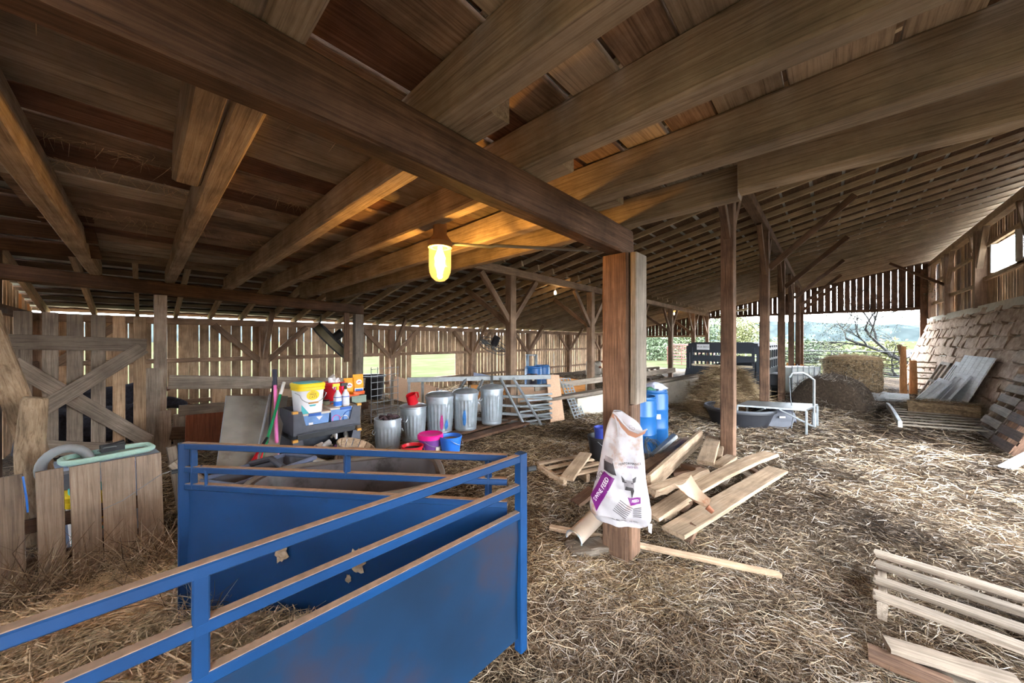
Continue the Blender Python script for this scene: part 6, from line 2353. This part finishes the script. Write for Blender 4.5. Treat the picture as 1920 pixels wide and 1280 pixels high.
words_ = ['left of the jamb post', 'behind the pen gates', 'behind the outdoor pen, yellow green one', 'just left of the trailer', 'above the trailer roof', 'right of the trailer', 'beyond the tube gate between the dark posts', 'beyond the gate left of the tote',
          'at the field edge behind the upright bale', 'low one beyond the tube gate', 'behind the spreading tree']
sp = [(34, 19, 2.2, 3.2), (36, 16, 2.4, 3.6), (33, 12.5, 2.0, 3.0), (38, 12, 2.6, 4.4), (42, 10.5, 2.6, 4.6), (44, 7.2, 2.2, 3.4), (38, 3.2, 1.2, 1.3), (36, 1.2, 1.3, 1.2), (34, -2.5, 1.3, 1.1), (30, -.6, 1.0, .9), (33, -7, 1.8, 2.0)]
for k, (x, y, r, h) in enumerate(sp):
    shrub('leafy spring shrub ' + words_[k], (x, y, field_z(x, y)), r, h, LEAF[(k * 2 + (k == 2)) % 3], 3800 if h > 2 else 1800, 50 + k)
o = obj('fence_stump', MB().tube([(31, 13.2, -.1), (31, 13.2, 1.1), (31.02, 13.2, 2.2)], [.14, .13, .10], 8), W_GREY, smooth=True)
tag(o, 'dead grey trunk standing in the outdoor pen', 'post')
# stacked pale stones behind the steps
t = thing('stone_heap', 'pale tarp covered heap outside behind the wooden steps', 'heap', (25.6, -3.15, -.1))
for k in range(8):
    q = Vector((random.uniform(-.3, .3), random.uniform(-.4, .4), .25 + .28 * (k % 4)))
    obj('heap_block', MB().box(q, (.6, .7, .4), Matrix.Rotation(random.uniform(-.3, .3), 3, 'Z')), m_plain('pale_tarp', lin(120, 120, 126), .7) if k == 0 else bpy.data.materials['pale_tarp'], t)

# ------------------------------------------------------------------ loose straw over the floor
def vfloor(x, y):
    return np.array([floor_z(a, b_) for a, b_ in zip(x, y)])


def litter(name, n, dmin, dmax, mat, Lr, wr, seed, a0=-.95, a1=1.02, lift=.02, el=.22):
    g = np.random.default_rng(seed)
    d = np.exp(g.uniform(math.log(dmin), math.log(dmax), n))
    az = YAW - g.uniform(a0, a1, n)
    x, y = d * np.cos(az), d * np.sin(az)
    keep = (x > X0 + .05) & (x < X1 + .3) & (y > np.where(x > XS0, -2.1, -2.9)) & (y < W_Y - .1)
    x, y, d = x[keep], y[keep], d[keep]
    m = len(x)
    z = vfloor(x, y) + g.uniform(-.004, lift, m)
    P_ = np.stack([x, y, z], 1)
    L_ = g.uniform(*Lr, m)
    wd_ = g.uniform(*wr, m) * np.clip(d / 3.5, .8, 3.2)
    V, Fq = strands(P_, L_ * np.clip(d / 5, .9, 1.6), wd_, g.uniform(0, 2 * math.pi, m), g.normal(0.02, el, m), g.normal(0, .6, m), g)
    o = link(bpy.data.objects.new(name, fill_mesh(name, V, Fq, mat)))
    o['kind'] = 'stuff'
    o['category'] = 'straw'
    return o


o = litter('straw_litter', 150000, .75, 17, STRAW_A, (.05, .17), (.0022, .0046), 101)
o['label'] = 'loose tan straw strewn all over the barn floor'
o = litter('hay_litter', 60000, 2.2, 17, STRAW_B, (.06, .18), (.0025, .0045), 103, a0=-.95, a1=.5)
o['label'] = 'golden hay wisps spread over the aisle floor'
o = litter('grey_straw_litter', 60000, .75, 17, STRAW_C, (.05, .16), (.0022, .0046), 105, a0=.1, a1=1.02)
o['label'] = 'grey weathered straw trodden into the right half of the floor'


def clump(name, label, areas, n, Lr, elr, seed, mat=STRAW_A, w=(.003, .006)):
    g = np.random.default_rng(seed)
    Ps = []
    for (cx, cy, rx, ry, h) in areas:
        k = n // len(areas)
        q = g.normal(0, .45, (k, 2))
        hh = h * np.exp(-(q ** 2).sum(1) * 1.2)
        Ps.append(np.stack([cx + q[:, 0] * rx, cy + q[:, 1] * ry, g.uniform(0, 1, k) ** .6 * hh], 1))
    P_ = np.concatenate(Ps)
    m = len(P_)
    V, Fq = strands(P_, g.uniform(*Lr, m), g.uniform(*w, m), g.uniform(0, 2 * math.pi, m), g.uniform(*elr, m), g.normal(0, .6, m), g)
    o = link(bpy.data.objects.new(name, fill_mesh(name, V, Fq, mat)))
    o['kind'] = 'stuff'
    o['label'] = label
    o['category'] = 'hay'
    return o


clump('pen_hay', 'deep loose hay inside the blue pen', [(.25, 2.0, .75, .8, .16), (-.5, 2.2, .8, .8, .14), (.55, 1.75, .5, .4, .14), (-.2, 3.1, .6, .4, .08), (.15, 3.0, .3, .5, .10)], 42000, (.10, .28), (-.25, .4), 7, STRAW_D)
clump('hay_stalks', 'long dry stalks poking up against the picket panel and blue panel', [(.05, 3.35, .25, .25, .12), (-.45, 3.45, .35, .15, .15), (.35, 2.62, .25, .25, .1)], 900, (.22, .42), (.3, 1.2), 9)

# wisps of hay caught between the loft boards
g = np.random.default_rng(77)
n = 420
line = g.integers(0, 4, n)
x = g.uniform(-.5, 1.0, n)
y = np.array([2.95, 3.35, 1.75, 4.4])[line] + g.normal(0, .02, n) + .05 * x
P_ = np.stack([x, y, np.full(n, LT) + g.uniform(-.004, .004, n)], 1)
V, Fq = strands(P_, g.uniform(.05, .16, n), g.uniform(.0015, .003, n), g.uniform(0, 2 * math.pi, n), g.uniform(-1.0, -.02, n), g.normal(0, .7, n), g)
o = link(bpy.data.objects.new('hay_wisps', fill_mesh('hay_wisps', V, Fq, STRAW_D)))
o['kind'] = 'stuff'
o['label'] = 'thin wisps of hay hanging from the gaps between the loft boards'
o['category'] = 'hay'
